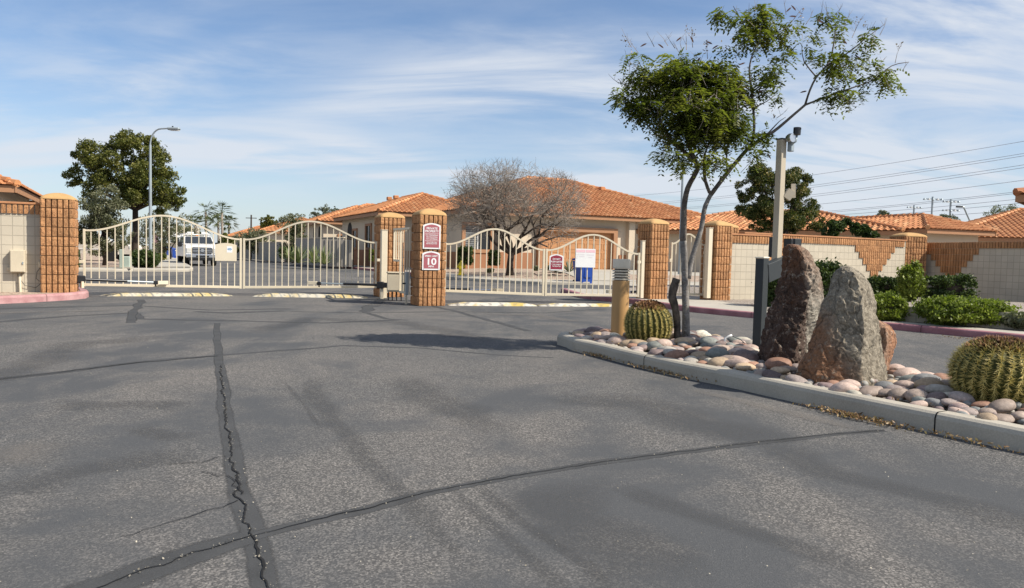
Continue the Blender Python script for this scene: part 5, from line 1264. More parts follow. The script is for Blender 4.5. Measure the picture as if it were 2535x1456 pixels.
# cream pickup side-on, nose to the right (+x)
cp_ = A(278, 641, 47); car = thing('pickup_truck', 'cream pickup parked side on behind the olive tree', 'truck', (cp_.x - 3.3, cp_.y, .16), R(5))
def sx(prof): return [(y, z) for y, z in prof]
mb = MB(); pr = [(4.6, .45), (4.62, .85), (4.5, 1.03), (2.9, 1.16), (2.1, 1.68), (.2, 1.72), (-.3, 1.18), (-1.4, 1.15), (-1.4, .45)]
n = len(pr)
mb.v = [(x, -.95, z) for x, z in pr] + [(x, .95, z) for x, z in pr]; mb.f = [(i, (i + 1) % n, n + (i + 1) % n, n + i) for i in range(n)] + [tuple(range(n)), tuple(n + i for i in reversed(range(n)))]; mb.t = [.5] * len(mb.f); mb.build('body', M['carcream'], car, world=False)
mb = MB(); mb.face([(2.78, -.962, 1.18), (2.05, -.962, 1.60), (.35, -.962, 1.64), (0.05, -.962, 1.18)]); mb.build('side_window', M['glass'], car, world=False)
for x in (3.42, -.6):
    wheel(car, (x, -.86, .40), .41, .26, axis='Y'); wheel(car, (x, .86, .40), .41, .26, axis='Y')
    mb = MB(); pts = [(x + .52 * math.cos(a), .42 + .52 * math.sin(a)) for a in [math.pi * k / 12 for k in range(13)]]; 
    for (a, b_) in zip(pts[:-1], pts[1:]): mb.bar((a[0], -.95, a[1]), (b_[0], -.95, b_[1]), .06, .05)
    mb.build('wheel_arch', M['carcream'], car, world=False)
    mb = MB(); mb.lathe([(.48, -.005), (.48, .005)], (x, -.957, .43), 24, axis='Y'); mb.build('wheel_well', M['black'], car, world=False)
mb = MB(); mb.box((4.66, 0, .6), (.14, 1.85, .24), bev=.04); mb.build('bumper', M['chrome'], car, world=False)
mb = MB(); mb.box((4.6, -.8, .88), (.12, .34, .2), bev=.03); mb.build('headlight', M['lens'], car, world=False)
mb = MB(); mb.box((1.2, -.96, .72), (3.2, .03, .04)); mb.build('side_moulding', M['white'], car, world=False)
mb = MB(); mb.box((1.55, -.958, .85), (.015, .01, .7)); mb.build('door_seam', M['black'], car, world=False)
mb = MB(); mb.box((2.5, -1.08, 1.2), (.14, .2, .16), bev=.03); mb.build('side_mirror', M['carcream'], car, world=False)

# wheeled bins
def bin_(label, loc, rz, s=1.0):
    root = thing('wheelie_bin', label, 'bin', loc, rz, 'blue wheeled bins'); mb = MB(); w0, w1, h = .25, .31, .98
    lo = [(-w0, -w0, .06), (w0, -w0, .06), (w0, w0, .06), (-w0, w0, .06)]; hi = [(-w1, -w1, h), (w1, -w1, h), (w1, w1 + .06, h), (-w1, w1 + .06, h)]
    mb.v = lo + hi; mb.f = [(0, 1, 5, 4), (1, 2, 6, 5), (2, 3, 7, 6), (3, 0, 4, 7), (3, 2, 1, 0), (4, 5, 6, 7)]; mb.t = [.5] * 6
    mb.box((0, -w1 - .0, h - .04), (.66, .03, .07)); mb.box((0, -.285, .55), (.34, .03, .5), bev=.01); mb.build('body', M['bluebin'], root, world=False)
    mb = MB(); mb.v = [(-.34, -.36, h + .01), (.34, -.36, h + .01), (.34, .38, h + .03), (-.34, .38, h + .03), (-.30, -.30, h + .07), (.30, -.30, h + .07), (.30, .34, h + .11), (-.30, .34, h + .11)]; mb.f = [(0, 1, 5, 4), (1, 2, 6, 5), (2, 3, 7, 6), (3, 0, 4, 7), (4, 5, 6, 7), (3, 2, 1, 0)]; mb.t = [.5] * 6; mb.build('lid', M['bluebin'], root, world=False)
    for x in (-.27, .27):
        mb = MB(); mb.lathe([(.1, -.03), (.1, .03)], (x, .27, .1), 14, axis='X'); mb.build('wheel', M['tyre'], root, world=False)
    mb = MB(); mb.bar((-.26, .40, h - .03), (.26, .40, h - .03), .03); mb.build('handle', M['bluebin'], root, world=False)
    mb = MB(); mb.box((0, -.345, h - .12), (.14, .012, .08)); mb.build('label_plate', M['white'], root, world=False); return root
bn = bin_('blue wheeled bin at the driveway below the white notice board', tuple(G(1444, 705)), R(30))
bn.location.z = 0.0
q = G(433, 642.5); dup(bn, (q.x, q.y, .0), R(40), 'blue wheeled bin right beside the parked work truck', (.9, .9, .92))
q = G(419, 635); dup(bn, (q.x, q.y, .0), R(40), 'farther blue wheeled bin up the left sidewalk')
# hydrant
hp = A(1141, 678, 35); root = thing('fire_hydrant', 'yellow fire hydrant behind the right gates', 'hydrant', (hp.x, hp.y, .15), 0)
mb = MB(); mb.lathe([(.16, 0), (.16, .05), (.11, .06), (.10, .42), (.14, .44), (.14, .48), (.12, .52), (.08, .60), (.03, .64), (.03, .69)], (0, 0, 0), 16); mb.build('barrel', M['hydrant'], root, world=False, smooth=True, auto=35)
for s in (-1, 1):
    mb = MB(); mb.lathe([(.055, 0), (.055, .1), (.075, .1), (.075, .14)], (0, 0, .40), 10, axis='X', M=Matrix.Rotation(0 if s > 0 else math.pi, 3, 'Z')); mb.v = [(x + s * .07, y, z) for x, y, z in mb.v]; mb.build('side_nozzle', M['hydrant'], root, world=False)
mb = MB(); mb.lathe([(.07, -.1), (.07, -.16), (.09, -.16), (.09, -.2)], (0, 0, .36), 12, axis='Y'); mb.build('front_nozzle', M['hydrant'], root, world=False)
# utility pedestals
q = XY(301, 33.5); mb = MB(); mb.box((0, 0, .42), (.16, .16, .84), bev=.02); tag(mb.build('utility_pedestal', M['pedestal'], world=False, loc=(q.x, q.y, .15), rotz=.2), 'tall pale green utility pedestal before the cream pickup', 'utility box')
q = XY(314, 33.8); root = thing('transformer', 'squat grey green transformer box beside the utility pedestal', 'utility box', (q.x, q.y, .15), .2); mb = MB(); mb.box((0, 0, .28), (.34, .34, .5), bev=.03); mb.build('cabinet', M['pedestal'], root, world=False); mb = MB(); mb.box((0, 0, .02), (.44, .44, .08)); mb.build('pad', M['walk'], root, world=False)
q = XY(379, 60); root = thing('flag', 'small flag on a thin pole by the left sidewalk', 'flag', (q.x, q.y, .15), 0); mb = MB(); mb.tube([(0, 0, 0), (0, 0, 2.4)], .03, 6); mb.build('pole', M['greysteel'], root, world=False)
mb = MB(); mb.plate([(.03, 1.3), (.45, 1.2), (.42, 1.9), (.03, 2.1)], (0, 0, 0), Vector((1, 0, 0)), Vector((0, 0, 1)), .02); mb.build('cloth', M['pinkink'], root, world=False)
# driveway
mb = MB(); a0, a1 = G(1422, 706), G(1660, 710); b0 = HA + U_(TH) * hu(1325, wv) + V_(TH) * (wv - .1); b1 = HA + U_(TH) * (LX - .3) + V_(TH) * (wv - .1)
a1 = Vector((11.5, 31.2, 0)); a0 = b[iK].lerp(b0, .0) if False else offset(FR, -1.55)[iK]; a1 = offset(FR, -1.55)[iR]; m0, m1 = a0.lerp(b0, .27), a1.lerp(b1, .27)
mb.face([(a0.x, a0.y, .152), (a1.x, a1.y, .152), (m1.x, m1.y, .375), (m0.x, m0.y, .375)]); mb.face([(m0.x, m0.y, .375), (m1.x, m1.y, .375), (b1.x, b1.y, .385), (b0.x, b0.y, .385)])
struct('driveway', mb, M['walk'])

# ---------------------------------------------------------------- the island: kerb, cobbles, boulders, cactus, posts
ISf = [Vector((4.9, 1.6, 0)), G(2900, 1201), G(2535, 1122), G(2028, 1010), G(1796, 957.5), G(1671, 931.5), G(1550, 902), G(1480, 883), G(1420, 869)]
tip = [Vector((.72, 9.72, 0)), Vector((.62, 9.98, 0)), Vector((.66, 10.22, 0)), Vector((.86, 10.38, 0)), Vector((1.3, 10.5, 0))]
ISb = [Vector((2.45, 10.35, 0)), Vector((3.15, 9.6, 0)), Vector((3.55, 8.6, 0)), Vector((3.98, 7.3, 0)), Vector((4.25, 6.4, 0)), Vector((5.2, 4.2, 0)), Vector((6.2, 2.0, 0))]
IS = dens(ISf + tip + ISb, .15)
kerb('concrete_kerb_island', IS, .15, .15, M['concrete'], -1, 3.05)
inner = offset(IS, -.15)
mb = MB(); mb.v = [(p.x, p.y, .105) for p in inner]; mb.f = [tuple(range(len(inner)))]; mb.t = [.5]; struct('soil_bed', mb, M['gravel_grey'])
def inpoly(x, y, P):
    c = False; n = len(P); j = n - 1
    for i in range(n):
        if (P[i].y > y) != (P[j].y > y) and x < (P[j].x - P[i].x) * (y - P[i].y) / (P[j].y - P[i].y) + P[i].x: c = not c
        j = i
    return c
def edge_d(x, y): return min(((p.x - x) ** 2 + (p.y - y) ** 2) for p in inner) ** .5

# boulders: rings by height from outline, rough
def boulder(name, label, d, outl, depth, mat_, seed, rough=.05, fx=.4):
    """outl: list of (py, pxleft, pxright) from top to base"""
    mid = (outl[-1][1] + outl[-1][2]) / 2; b = XY(mid, d, outl[-1][0]); zb = .10
    root_loc = (b.x, b.y, zb); mb = MB(); nseg = 96; rings = []; sub = 14
    for i in range(len(outl) - 1):
        for k in range(sub):
            f = k / sub; rings.append([outl[i][j] * (1 - f) + outl[i + 1][j] * f for j in range(3)])
    rings.append(list(outl[-1])); n = len(rings)
    W = [(A(l, y, d), A(r, y, d)) for y, l, r in rings]
    rp = random.Random(seed); PL = []
    for _ in range(7):
        a_ = rp.uniform(0, 6.283); PL.append((Vector((math.cos(a_), math.sin(a_) * 1.0, rp.uniform(-.25, .55))).normalized(), rp.uniform(.90, 1.03), rp.uniform(.05, .8)))
    ztop, zbot = W[0][0].z, W[-1][0].z; HH = ztop - zbot
    for i, (l, r) in enumerate(W):
        c = (l + r) / 2; hx = (r.x - l.x) / 2 * 1.08 + .004; f = i / (n - 1); hy = depth / 2 * (.35 + .65 * f ** .7) * min(1, hx / (.12) + .05)
        zf = (c.z - zbot) / HH; f1 = fx + .22 * noise.noise(Vector((seed, 0, c.z * 2.3))); f2 = .25 * noise.noise(Vector((0, seed, c.z * 1.7)))
        poly = [Vector((-1, .1 + f2)), Vector((-.45 + f2, -.62)), Vector((f1, -.95)), Vector((1, -.05 - f2)), Vector((.55, .85)), Vector((-.6, .8))]
        for k in range(nseg):
            u_ = k / nseg * 6; e0 = int(u_); fr = u_ - e0; pp = poly[e0].lerp(poly[(e0 + 1) % 6], fr); x = hx * pp.x; y = hy * pp.y
            for (pn, pd_, pz_) in PL:
                rel = Vector((x / max(hx, .02), y / max(hy, .02), (c.z - zbot - pz_ * HH) / HH * .8)); ex = rel.dot(pn) - pd_
                if ex > 0: x -= pn.x * ex * hx * .9; y -= pn.y * ex * hy * .9
            p = Vector((c.x + x + y * c.x / d, d + y, c.z)); q = p * 2.3 + Vector((seed, 0, 0))
            q = Vector((q.x + .25 * q.z, q.y, q.z * .5)); q2 = q
            vd = noise.voronoi(q * 3.1)[0]; ve = noise.voronoi(q * 8.0)[0]
            dsp = rough * (.5 * round(noise.noise(q * 1.7) * 3.2) / 3.2 + .6 * noise.noise(q * 1.0) + 1.1 * (vd[0] - .45) + .55 * (ve[0] - .45) - .35 * max(0, .12 - (vd[1] - vd[0])) * 8 + .30 * (abs(noise.noise(q * 14)) - .2) + .22 * noise.noise(q * 30))
            nn = Vector((x / max(hx, .01), y / max(hy, .01), .15)).normalized(); p += nn * dsp * min(1, hx * 6)
            mb.v.append((p.x, p.y, max(p.z, zb - .05)))
    for i in range(n - 1):
        for k in range(nseg): mb.f.append((i * nseg + k, i * nseg + (k + 1) % nseg, (i + 1) * nseg + (k + 1) % nseg, (i + 1) * nseg + k)); mb.t.append(.5)
    top = [mb.v[k] for k in range(nseg)]; mb.f.append(tuple(reversed(range(nseg)))); mb.t.append(.5)
    o = mb.build(name, mat_, loc=root_loc, smooth=True, auto=38); return tag(o, label, 'boulder', 'upright boulders on the island')
def rockmat(name, darkc, rust, grey, pale, rustpos, greypos):
    m, nt, b = newmat(name); N = NT(nt); v = N.coord()
    w = N.noise(v, 3.2, 8, .68, .5); f = N.noise(v, 16, 8, .75); h = N.noise(v, 48, 6, .7)
    s_ = N.n('ShaderNodeSeparateXYZ'); N.l(v, s_.inputs[0]); f = N.mix(.5, f, N.noise(v, 30, 8, .8, 1.0))
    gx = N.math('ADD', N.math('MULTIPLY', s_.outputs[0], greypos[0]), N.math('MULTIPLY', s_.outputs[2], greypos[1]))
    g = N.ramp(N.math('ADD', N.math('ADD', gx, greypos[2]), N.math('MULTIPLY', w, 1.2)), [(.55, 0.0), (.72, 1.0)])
    rx_ = N.math('ADD', N.math('MULTIPLY', s_.outputs[0], rustpos[0]), N.math('MULTIPLY', s_.outputs[2], rustpos[1]))
    r_ = N.ramp(N.math('ADD', N.math('ADD', rx_, rustpos[2]), N.math('MULTIPLY', N.mix(.5, w, f), 1.5)), [(.62, 0.0), (.95, .85)])
    base = N.mix(N.ramp(f, [(.35, 0.0), (.65, 1.0)]), darkc, tuple(x * 1.9 for x in darkc))
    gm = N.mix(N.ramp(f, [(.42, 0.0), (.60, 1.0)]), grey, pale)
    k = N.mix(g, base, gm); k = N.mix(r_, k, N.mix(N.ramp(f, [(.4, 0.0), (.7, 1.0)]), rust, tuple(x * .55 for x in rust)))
    k = N.mix(N.math('MULTIPLY', N.ramp(f, [(.54, 0.0), (.60, 1.0)]), .75), k, pale)
    wv = N.n('ShaderNodeVectorMath', operation='ADD'); nz = N.n('ShaderNodeTexNoise'); nz.inputs['Scale'].default_value = 5; nz.inputs['Detail'].default_value = 4; N.l(v, nz.inputs['Vector']); sc_ = N.n('ShaderNodeVectorMath', operation='SCALE'); sc_.inputs[3].default_value = .22; N.l(nz.outputs['Color'], sc_.inputs[0]); N.l(v, wv.inputs[0]); N.l(sc_.outputs[0], wv.inputs[1])
    mp = N.n('ShaderNodeMapping'); mp.inputs['Scale'].default_value = (1, 1, .45); mp.inputs['Rotation'].default_value = (.2, .5, 0); N.l(wv.outputs[0], mp.inputs[0])
    ck = N.voro(mp.outputs[0], 5.5, 'Distance', 'DISTANCE_TO_EDGE'); ckr = N.ramp(ck, [(.0, .35), (.035, 1.0)])
    k = N.mix(1.0, k, N.ramp(h, [(.3, .55), (.7, 1.35)]), 'MULTIPLY'); k = N.mix(.8, k, ckr, 'MULTIPLY')
    N.l(k, b.inputs['Base Color']); b.inputs['Roughness'].default_value = .92; f = N.mix(.35, f, N.ramp(ck, [(.0, 0.0), (.06, 1.0)])); N.bump(N.mix(.5, f, h), .9, .03, b); return m
M['rock1'] = rockmat('dark_rock', (.050, .030, .021), (.20, .085, .035), (.20, .18, .145), (.42, .38, .31), (0.0, .45, -.42), (3.0, .35, -.62))  # paler right side puts the sunlit flank into the colour, over weathered mottling
M['rock2'] = rockmat('grey_rock', (.10, .088, .068), (.29, .135, .062), (.15, .125, .088), (.36, .315, .24), (-1.9, -.75, .10), (.6, .5, .0))
M['rock3'] = rockmat('tawny_rock', (.16, .12, .085), (.40, .17, .07), (.25, .21, .17), (.42, .38, .32), (.9, .2, .05), (0, 0, .1))
def c7(x, y): return ((x / 2.08 + 2200) * .845, (y / 2.08 + 650) * .845)
def ol(rows): return [(c7(0, y)[1], c7(l, 0)[0], c7(r, 0)[0]) for y, l, r in rows]
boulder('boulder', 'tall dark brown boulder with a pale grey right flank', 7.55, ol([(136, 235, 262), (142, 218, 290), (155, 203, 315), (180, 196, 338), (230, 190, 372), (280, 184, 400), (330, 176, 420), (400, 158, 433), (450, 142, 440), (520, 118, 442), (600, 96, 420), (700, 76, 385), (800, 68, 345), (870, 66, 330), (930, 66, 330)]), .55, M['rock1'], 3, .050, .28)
boulder('boulder', 'pointed grey boulder with rusty orange lower left side', 6.65, ol([(268, 560, 590), (274, 545, 612), (290, 522, 640), (320, 504, 672), (360, 486, 706), (420, 466, 736), (500, 446, 746), (600, 416, 756), (700, 378, 768), (800, 338, 782), (880, 300, 792), (950, 282, 798), (1000, 280, 800)]), .62, M['rock2'], 11, .038, .45)
boulder('boulder', 'short tawny boulder half hidden behind the grey one', 7.2, ol([(600, 745, 775), (615, 735, 815), (640, 720, 850), (680, 715, 870), (740, 715, 868), (800, 720, 850), (860, 725, 835), (900, 730, 830)]), .34, M['rock3'], 23, .04)

# barrel cactus
def cactus(label, px, d, pytop, wpx, zb=.12, seed=1, nrib=26, splen=.035):
    k = d / F; c = A(px, pytop, d); Rr = wpx / 2 * k; H = c.z - zb; root = thing('barrel_cactus', label, 'cactus', (c.x, c.y, zb), 0, 'golden barrel cacti')
    mb = MB(); nl = 26; ns = nrib * 6
    def prof(f): # f 0 bottom .. 1 top -> r, z
        a = -1.05 + f * (1.05 + math.pi / 2 * .93); return Rr * .94 * max(.05, math.cos(a)) ** .75, H * .52 + H * .48 * math.sin(a) * (1.0 if a > 0 else 1.08)
    def pt(f, an, rib): r, z = prof(f); an = an + .10 * math.sin(f * 3 + seed); r *= 1 + .05 * noise.noise(Vector((math.cos(an), math.sin(an), f * 1.5 + seed))); q = 1 + .065 * (abs(math.cos(nrib * (an - .10 * math.sin(f * 3 + seed)) / 2)) * 2 - 1) * rib; return Vector((r * q * math.cos(an), r * q * math.sin(an), max(z, 0)))
    for i in range(nl + 1):
        for s_ in range(ns): p = pt(i / nl, 2 * math.pi * s_ / ns, 1); mb.v.append(tuple(p))
    for i in range(nl):
        for s_ in range(ns): mb.f.append((i * ns + s_, i * ns + (s_ + 1) % ns, (i + 1) * ns + (s_ + 1) % ns, (i + 1) * ns + s_)); mb.t.append(.5)
    mb.f.append(tuple(nl * ns + s_ for s_ in range(ns))); mb.t.append(.5); mb.build('body', M['cactus'], root, world=False, smooth=True)
    sp_ = MB(); rr_ = random.Random(seed)
    for j in range(nrib):
        an = 2 * math.pi * j / nrib
        for i in range(34):
            f = .05 + .9 * i / 33 + rr_.uniform(-.008, .008); p = pt(f, an, 1); q = pt(min(1, f + .02), an, 1); nrm = Vector((math.cos(an), math.sin(an), 0)); up = (q - p).normalized(); n_ = up.cross(Vector((-math.sin(an), math.cos(an), 0))) * -1
            if n_.dot(nrm) < 0 and f < .9: n_ = -n_
            s = Vector((-math.sin(an), math.cos(an), 0))
            for _ in range(9):
                v = (n_ * rr_.uniform(.35, 1) + s * rr_.uniform(-1.2, 1.2) + up * rr_.uniform(-1, .6)).normalized(); L = splen * rr_.uniform(.6, 1.3); w = v.cross(n_ + Vector((.01, .02, .03))).normalized() * .0023
                sp_.face([p - w, p + w, p + v * L], rr_.random())
    sp_.build('spines', M['spine'], root, world=False)
    fl = MB()
    for i in range(330):
        a = rr_.uniform(0, 6.28); r = Rr * .66 * rr_.random() ** .4; z = H * (1.0 - .17 * (r / (Rr * .66)) ** 3) ; p = Vector((r * math.cos(a), r * math.sin(a), z - .005)); s = rr_.uniform(.018, .034); t = rr_.random()
        for _ in range(6):
            v = Vector((rr_.gauss(0, .7), rr_.gauss(0, .7), 1)).normalized(); w = v.orthogonal().normalized() * s * .5; fl.face([p - w, p + w, p + v * s * 2 + w * .8, p + v * s * 2 - w * .8], t)
    fl.build('dried_flowers', M['cactustop'], root, world=False); return root
cactus('round barrel cactus with a brown crown beside the tan bollard', 1606, 9.15, 753, 116, seed=1)
cactus('barrel cactus with long golden spines at the right edge', 2478, 5.75, 848, 204, seed=5, nrib=26, splen=.055)

# bollard light
bp_ = A(1533, 832, 9.75); root = thing('bollard_light', 'tan bollard light with louvred head at the island tip', 'bollard', (bp_.x, bp_.y, .1), 0)
Hb = A(1553, 642, 9.75).z - .1; r = .112
mb = MB(); mb.lathe([(r, 0), (r, Hb * .735), (r * .97, Hb * .74)], (0, 0, 0), 40); mb.build('shaft', M['bollard'], root, world=False, smooth=True, auto=30)
z = Hb * .74
mb = MB(); mb.lathe([(r * .78, z), (r * .78, Hb - .12)], (0, 0, 0), 24); mb.build('lamp_core', M['dark'], root, world=False, smooth=True)
for i in range(5):
    z0 = z + .008 + i * .036; mb = MB(); mb.lathe([(r * .80, z0 + .006), (r * 1.02, z0), (r * 1.04, z0 + .012), (r * .80, z0 + .024)], (0, 0, 0), 36); mb.build('louvre', M['bollardcap'], root, world=False, smooth=True, auto=30)
mb = MB(); mb.lathe([(r * .80, Hb - .115), (r * 1.03, Hb - .11), (r * 1.03, Hb - .012), (r * .98, Hb), (.01, Hb + .002)], (0, 0, 0), 40); mb.build('cap', M['bollardcap'], root, world=False, smooth=True, auto=30)

# charcoal keypad post with gooseneck arm
kp = A(1878, 862, 8.4); thk = R(38); kz = A(1890, 640, 8.4).z; root = thing('keypad_post', 'charcoal square gooseneck keypad post left of the boulders', 'keypad post', (kp.x, kp.y, .1), thk)
w = .105; hk = kz - .1
mb = MB(); mb.box((0, 0, hk / 2), (w, w, hk), bev=.004); mb.build('shaft', M['darksteel'], root, world=False)
mb = MB(); mb.box((0, 0, hk + .008), (w + .014, w + .014, .022), bev=.008); mb.build('cap', M['bollardcap'], root, world=False)
ap = A(1896, 668, 8.4) ; ae = A(1945, 646, 8.62); ax_ = XY(1975, 9.0)
mb = MB(); a_, b_ = A(1893, 677, 8.42), A(1945, 655, 8.80); mb.bar(a_, b_, .10, .21, bev=.004); arm = mb.build('arm', M['darksteel'], root)
mb = MB(); q = A(1958, 640, 8.95); mb.box(q + Vector((0, 0, .0)), (.14, .12, .34), R(20), bev=.006); mb.build('arm_end', M['darksteel'], root)
mb = MB(); mb.box(A(1951, 612, 8.8), (.10, .09, .20), R(60), bev=.005); mb.build('keypad_housing', M['black'], root)
mb = MB(); mb.box(A(1972, 614, 8.95), (.10, .05, .22), R(20), bev=.005); mb.build('keypad_back', M['darksteel'], root)
mb = MB(); mb.box(A(1913, 612, 8.85), (.035, .09, .24), R(38), bev=.004); mb.build('card_reader', M['black'], root)
# tan camera pole
cz = .9; tb, tt = A(1922, 654, 8.75), A(1943, 346, 8.75); pz = tb.z - .06; root = thing('camera_pole', 'tall tan square pole with a black camera, rising behind the boulders', 'camera pole', (tb.x, tb.y, pz), R(30))
mb = MB(); mb.box((0, 0, (tt.z - pz) / 2), (.082, .082, tt.z - pz), bev=.004); mb.build('shaft', M['tanpost'], root, world=False)
mb = MB(); mb.box((0, 0, tt.z - pz + .005), (.088, .088, .018), bev=.006); mb.build('cap', M['darksteel'], root, world=False)
bz = A(1950, 478, 8.75).z; mb = MB(); mb.bar(A(1946, 492, 8.75), A(1960, 472, 8.75), .05, .09); mb.bar(A(1964, 490, 8.75), A(1964, 455, 8.75), .05, .012); mb.build('bracket', M['tanpost'], root)
mb = MB(); mb.box(A(1958, 356, 8.72), (.055, .06, .18), R(30), bev=.006); mb.build('junction_box', M['greysteel'], root)
mb = MB(); mb.lathe([(.05, -.04), (.055, .0), (.04, .035)], A(1956, 342, 8.68), 16, axis='Y', M=Matrix.Rotation(R(30), 3, 'Z')); mb.build('camera_mount', M['chrome'], root, smooth=True, auto=40)
mb = MB(); mb.tube([A(1958, 356, 8.68), A(1969, 350, 8.68), A(1972, 335, 8.68)], .017, 8); mb.build('camera_arm', M['greysteel'], root, smooth=True)
mb = MB(); mb.tube([A(1972.5, 334, 8.68), A(1974, 316, 8.68)], .042, 16); cmr = mb.build('camera_body', M['black'], root, smooth=True, auto=40)
mb = MB(); mb.lathe([(.014, 0), (.014, .02)], A(1981, 319, 8.64), 12, axis='Y'); mb.build('camera_lens', M['black'], cmr)

# cobbles
COLS = [('mauve', (.25, .185, .17)), ('pale grey', (.38, .345, .295)), ('pinkish', (.45, .34, .28)), ('tan', (.40, .30, .20)), ('grey green', (.19, .20, .18)), ('dark plum', (.15, .11, .10)), ('cream', (.50, .46, .37)), ('slate grey', (.18, .18, .175)), ('rust brown', (.30, .17, .115)), ('rose grey', (.34, .28, .25)), ('dusty brown', (.30, .235, .19))]
cob_mats = []
for nme, c in COLS:
    m, nt, b = newmat('cobble_' + nme.replace(' ', '_')); N = NT(nt); v = N.coord('Object'); oi = N.n('ShaderNodeObjectInfo')
    k = N.mix(N.ramp(N.noise(v, 4, 6, .65, 1.0), [(.35, 0.0), (.65, 1.0)]), tuple(x * .78 for x in c), tuple(min(1, x * 1.2) for x in c))
    k = N.mix(1.0, k, N.ramp(oi.outputs['Random'], [(0, .82), (1, 1.2)]), 'MULTIPLY'); k = N.mix(1.0, k, N.ramp(N.noise(v, 40, 4, .7), [(.3, .84), (.7, 1.14)]), 'MULTIPLY')
    N.l(k, b.inputs['Base Color']); b.inputs['Roughness'].default_value = .62; b.inputs['Specular IOR Level'].default_value = .3; N.bump(N.noise(v, 30, 5), .25, .01, b); cob_mats.append(m)
import bmesh
protos = []
for ci in range(len(COLS)):
    for v_ in range(3):
        bm = bmesh.new(); bmesh.ops.create_icosphere(bm, subdivisions=3, radius=1); s0 = rnd.random() * 50
        for vv in bm.verts:
            p = vv.co.copy(); f = 1 + .16 * noise.noise(p * .9 + Vector((s0, 0, 0))) + .06 * noise.noise(p * 2.1 + Vector((0, s0, 0))); vv.co = p * f
            vv.co = Vector((vv.co.x, vv.co.y * (.62 + .1 * v_), vv.co.z * (.46 + .07 * v_)))
        me = bpy.data.meshes.new('cobble'); bm.to_mesh(me); bm.free(); me.polygons.foreach_set('use_smooth', [True] * len(me.polygons)); me.materials.append(cob_mats[ci]); protos.append((ci, me))
obst = [(XY(mid, d, 900), r) for mid, d, r in ((1966, 7.55, .40), (2115, 6.65, .46), (2200, 7.2, .15))]
lm = [(ORG[o][0], n_, r) for o, n_, r in ((bpy.data.objects['bollard_light'], 'the bollard', .13), (bpy.data.objects['barrel_cactus'], 'the bollard side cactus', .30), (bpy.data.objects['barrel_cactus.001'], 'the golden cactus', .34), (bpy.data.objects['keypad_post'], 'the charcoal post', .09))]
tb_ = XY(1697, 9.15, 840); lm.append((Vector((tb_.x, tb_.y, 0)), 'the slim tree', .07)); lm.append((XY(1966, 7.55, 900), 'the dark boulder', .40)); lm.append((XY(2115, 6.65, 900), 'the grey boulder', .44))
placed = []; tries = 0
def ellipse_block(x, y, r):
    for (o, rr) in obst:
        if (x - o.x) ** 2 + ((y - o.y) * 1.25) ** 2 < (rr + r * .6) ** 2: return True
    for (o, n_, rr) in lm[:5]:
        if (x - o.x) ** 2 + (y - o.y) ** 2 < (rr * .86 + r * .8) ** 2: return True
    return False
pts_ = []
while tries < 26000 and len(pts_) < 298:
    tries += 1; x, y = rnd.uniform(.6, 5.2), rnd.uniform(3.6, 10.4)
    if x / y > .71 or not inpoly(x, y, inner): continue
    r = rnd.choice((.054, .062, .070, .078, .088, .098, .110)) * (1.0 if tries < 12000 else .85)
    ed = edge_d(x, y)
    if ed < r * .45: continue
    if ellipse_block(x, y, r): continue
    if any((x - a) ** 2 + (y - b_) ** 2 < (.585 * (r + c_)) ** 2 for a, b_, c_ in pts_): continue
    pts_.append((x, y, r))
pts_.sort(key=lambda t: -t[1])
for i, (x, y, r) in enumerate(pts_):
    ci, me = rnd.choice(protos if rnd.random() < .6 else [p_ for p_ in protos if p_[0] in (0, 2, 3, 8, 9, 10)]); o = bpy.data.objects.new('cobble', me); col.objects.link(o); s = r * 1.18
    o.scale = (s, s * rnd.uniform(.9, 1.15), s * rnd.uniform(.72, 1.05)); o.rotation_euler = (rnd.uniform(-.22, .22), rnd.uniform(-.22, .22), rnd.uniform(-.7, .7)); mound = min(.06, edge_d(x, y) * .11)
    o.location = (x, y, .105 + s * .36 + mound)
    near = min(lm, key=lambda l: (l[0].x - x) ** 2 + (l[0].y - y) ** 2); dd = math.hypot(near[0].x - x, near[0].y - y); dx, dy = x - near[0].x, y - near[0].y
    side = ('right of ' if dx > 0 else 'left of ') if abs(dx) > abs(dy) else ('behind ' if dy > 0 else 'in front of ')
    szn = 'small' if r < .065 else ('medium' if r < .09 else 'large'); far = 'close ' if dd < .55 else ('well ' if dd > 1.0 else ''); ed = ' along the kerb' if edge_d(x, y) < .16 else ''
    far = {'close ': 'just ', 'well ': 'well ', '': ''}[far]
    tag(o, ('%s %s river cobble %s%s%s%s' % (szn, COLS[ci][0], far, side, near[1], ed)), 'cobble', 'river cobbles on the island')
fm = MB(); ico = bpy.data.meshes.new('x'); bm = bmesh.new(); bmesh.ops.create_icosphere(bm, subdivisions=2, radius=1); iv = [v.co.copy() for v in bm.verts]; if_ = [tuple(v.index for v in f.verts) for f in bm.faces]; bm.free()
cnt = 0
while cnt < 620:
    x, y = rnd.uniform(.6, 5.2), rnd.uniform(3.6, 10.4)
    if x / y > .71 or not inpoly(x, y, inner) or edge_d(x, y) < .03: continue
    cnt += 1; r = rnd.uniform(.03, .055); rz_ = rnd.uniform(0, 3.1); c_, s_ = math.cos(rz_), math.sin(rz_); z = .105 + r * .35 + min(.05, edge_d(x, y) * .09)
    fm.addv([(x + (v.x * c_ - v.y * s_ * .7) * r, y + (v.x * s_ + v.y * c_ * .7) * r, z + v.z * r * .6) for v in iv], if_, rnd.random())
m, nt, b = newmat('small_cobble'); N = NT(nt); k = N.ramp(N.attr(), [(0, (.14, .10, .10)), (.3, (.30, .23, .20)), (.6, (.19, .20, .19)), (1, (.40, .36, .30))]); N.l(k, b.inputs['Base Color']); b.inputs['Roughness'].default_value = .7
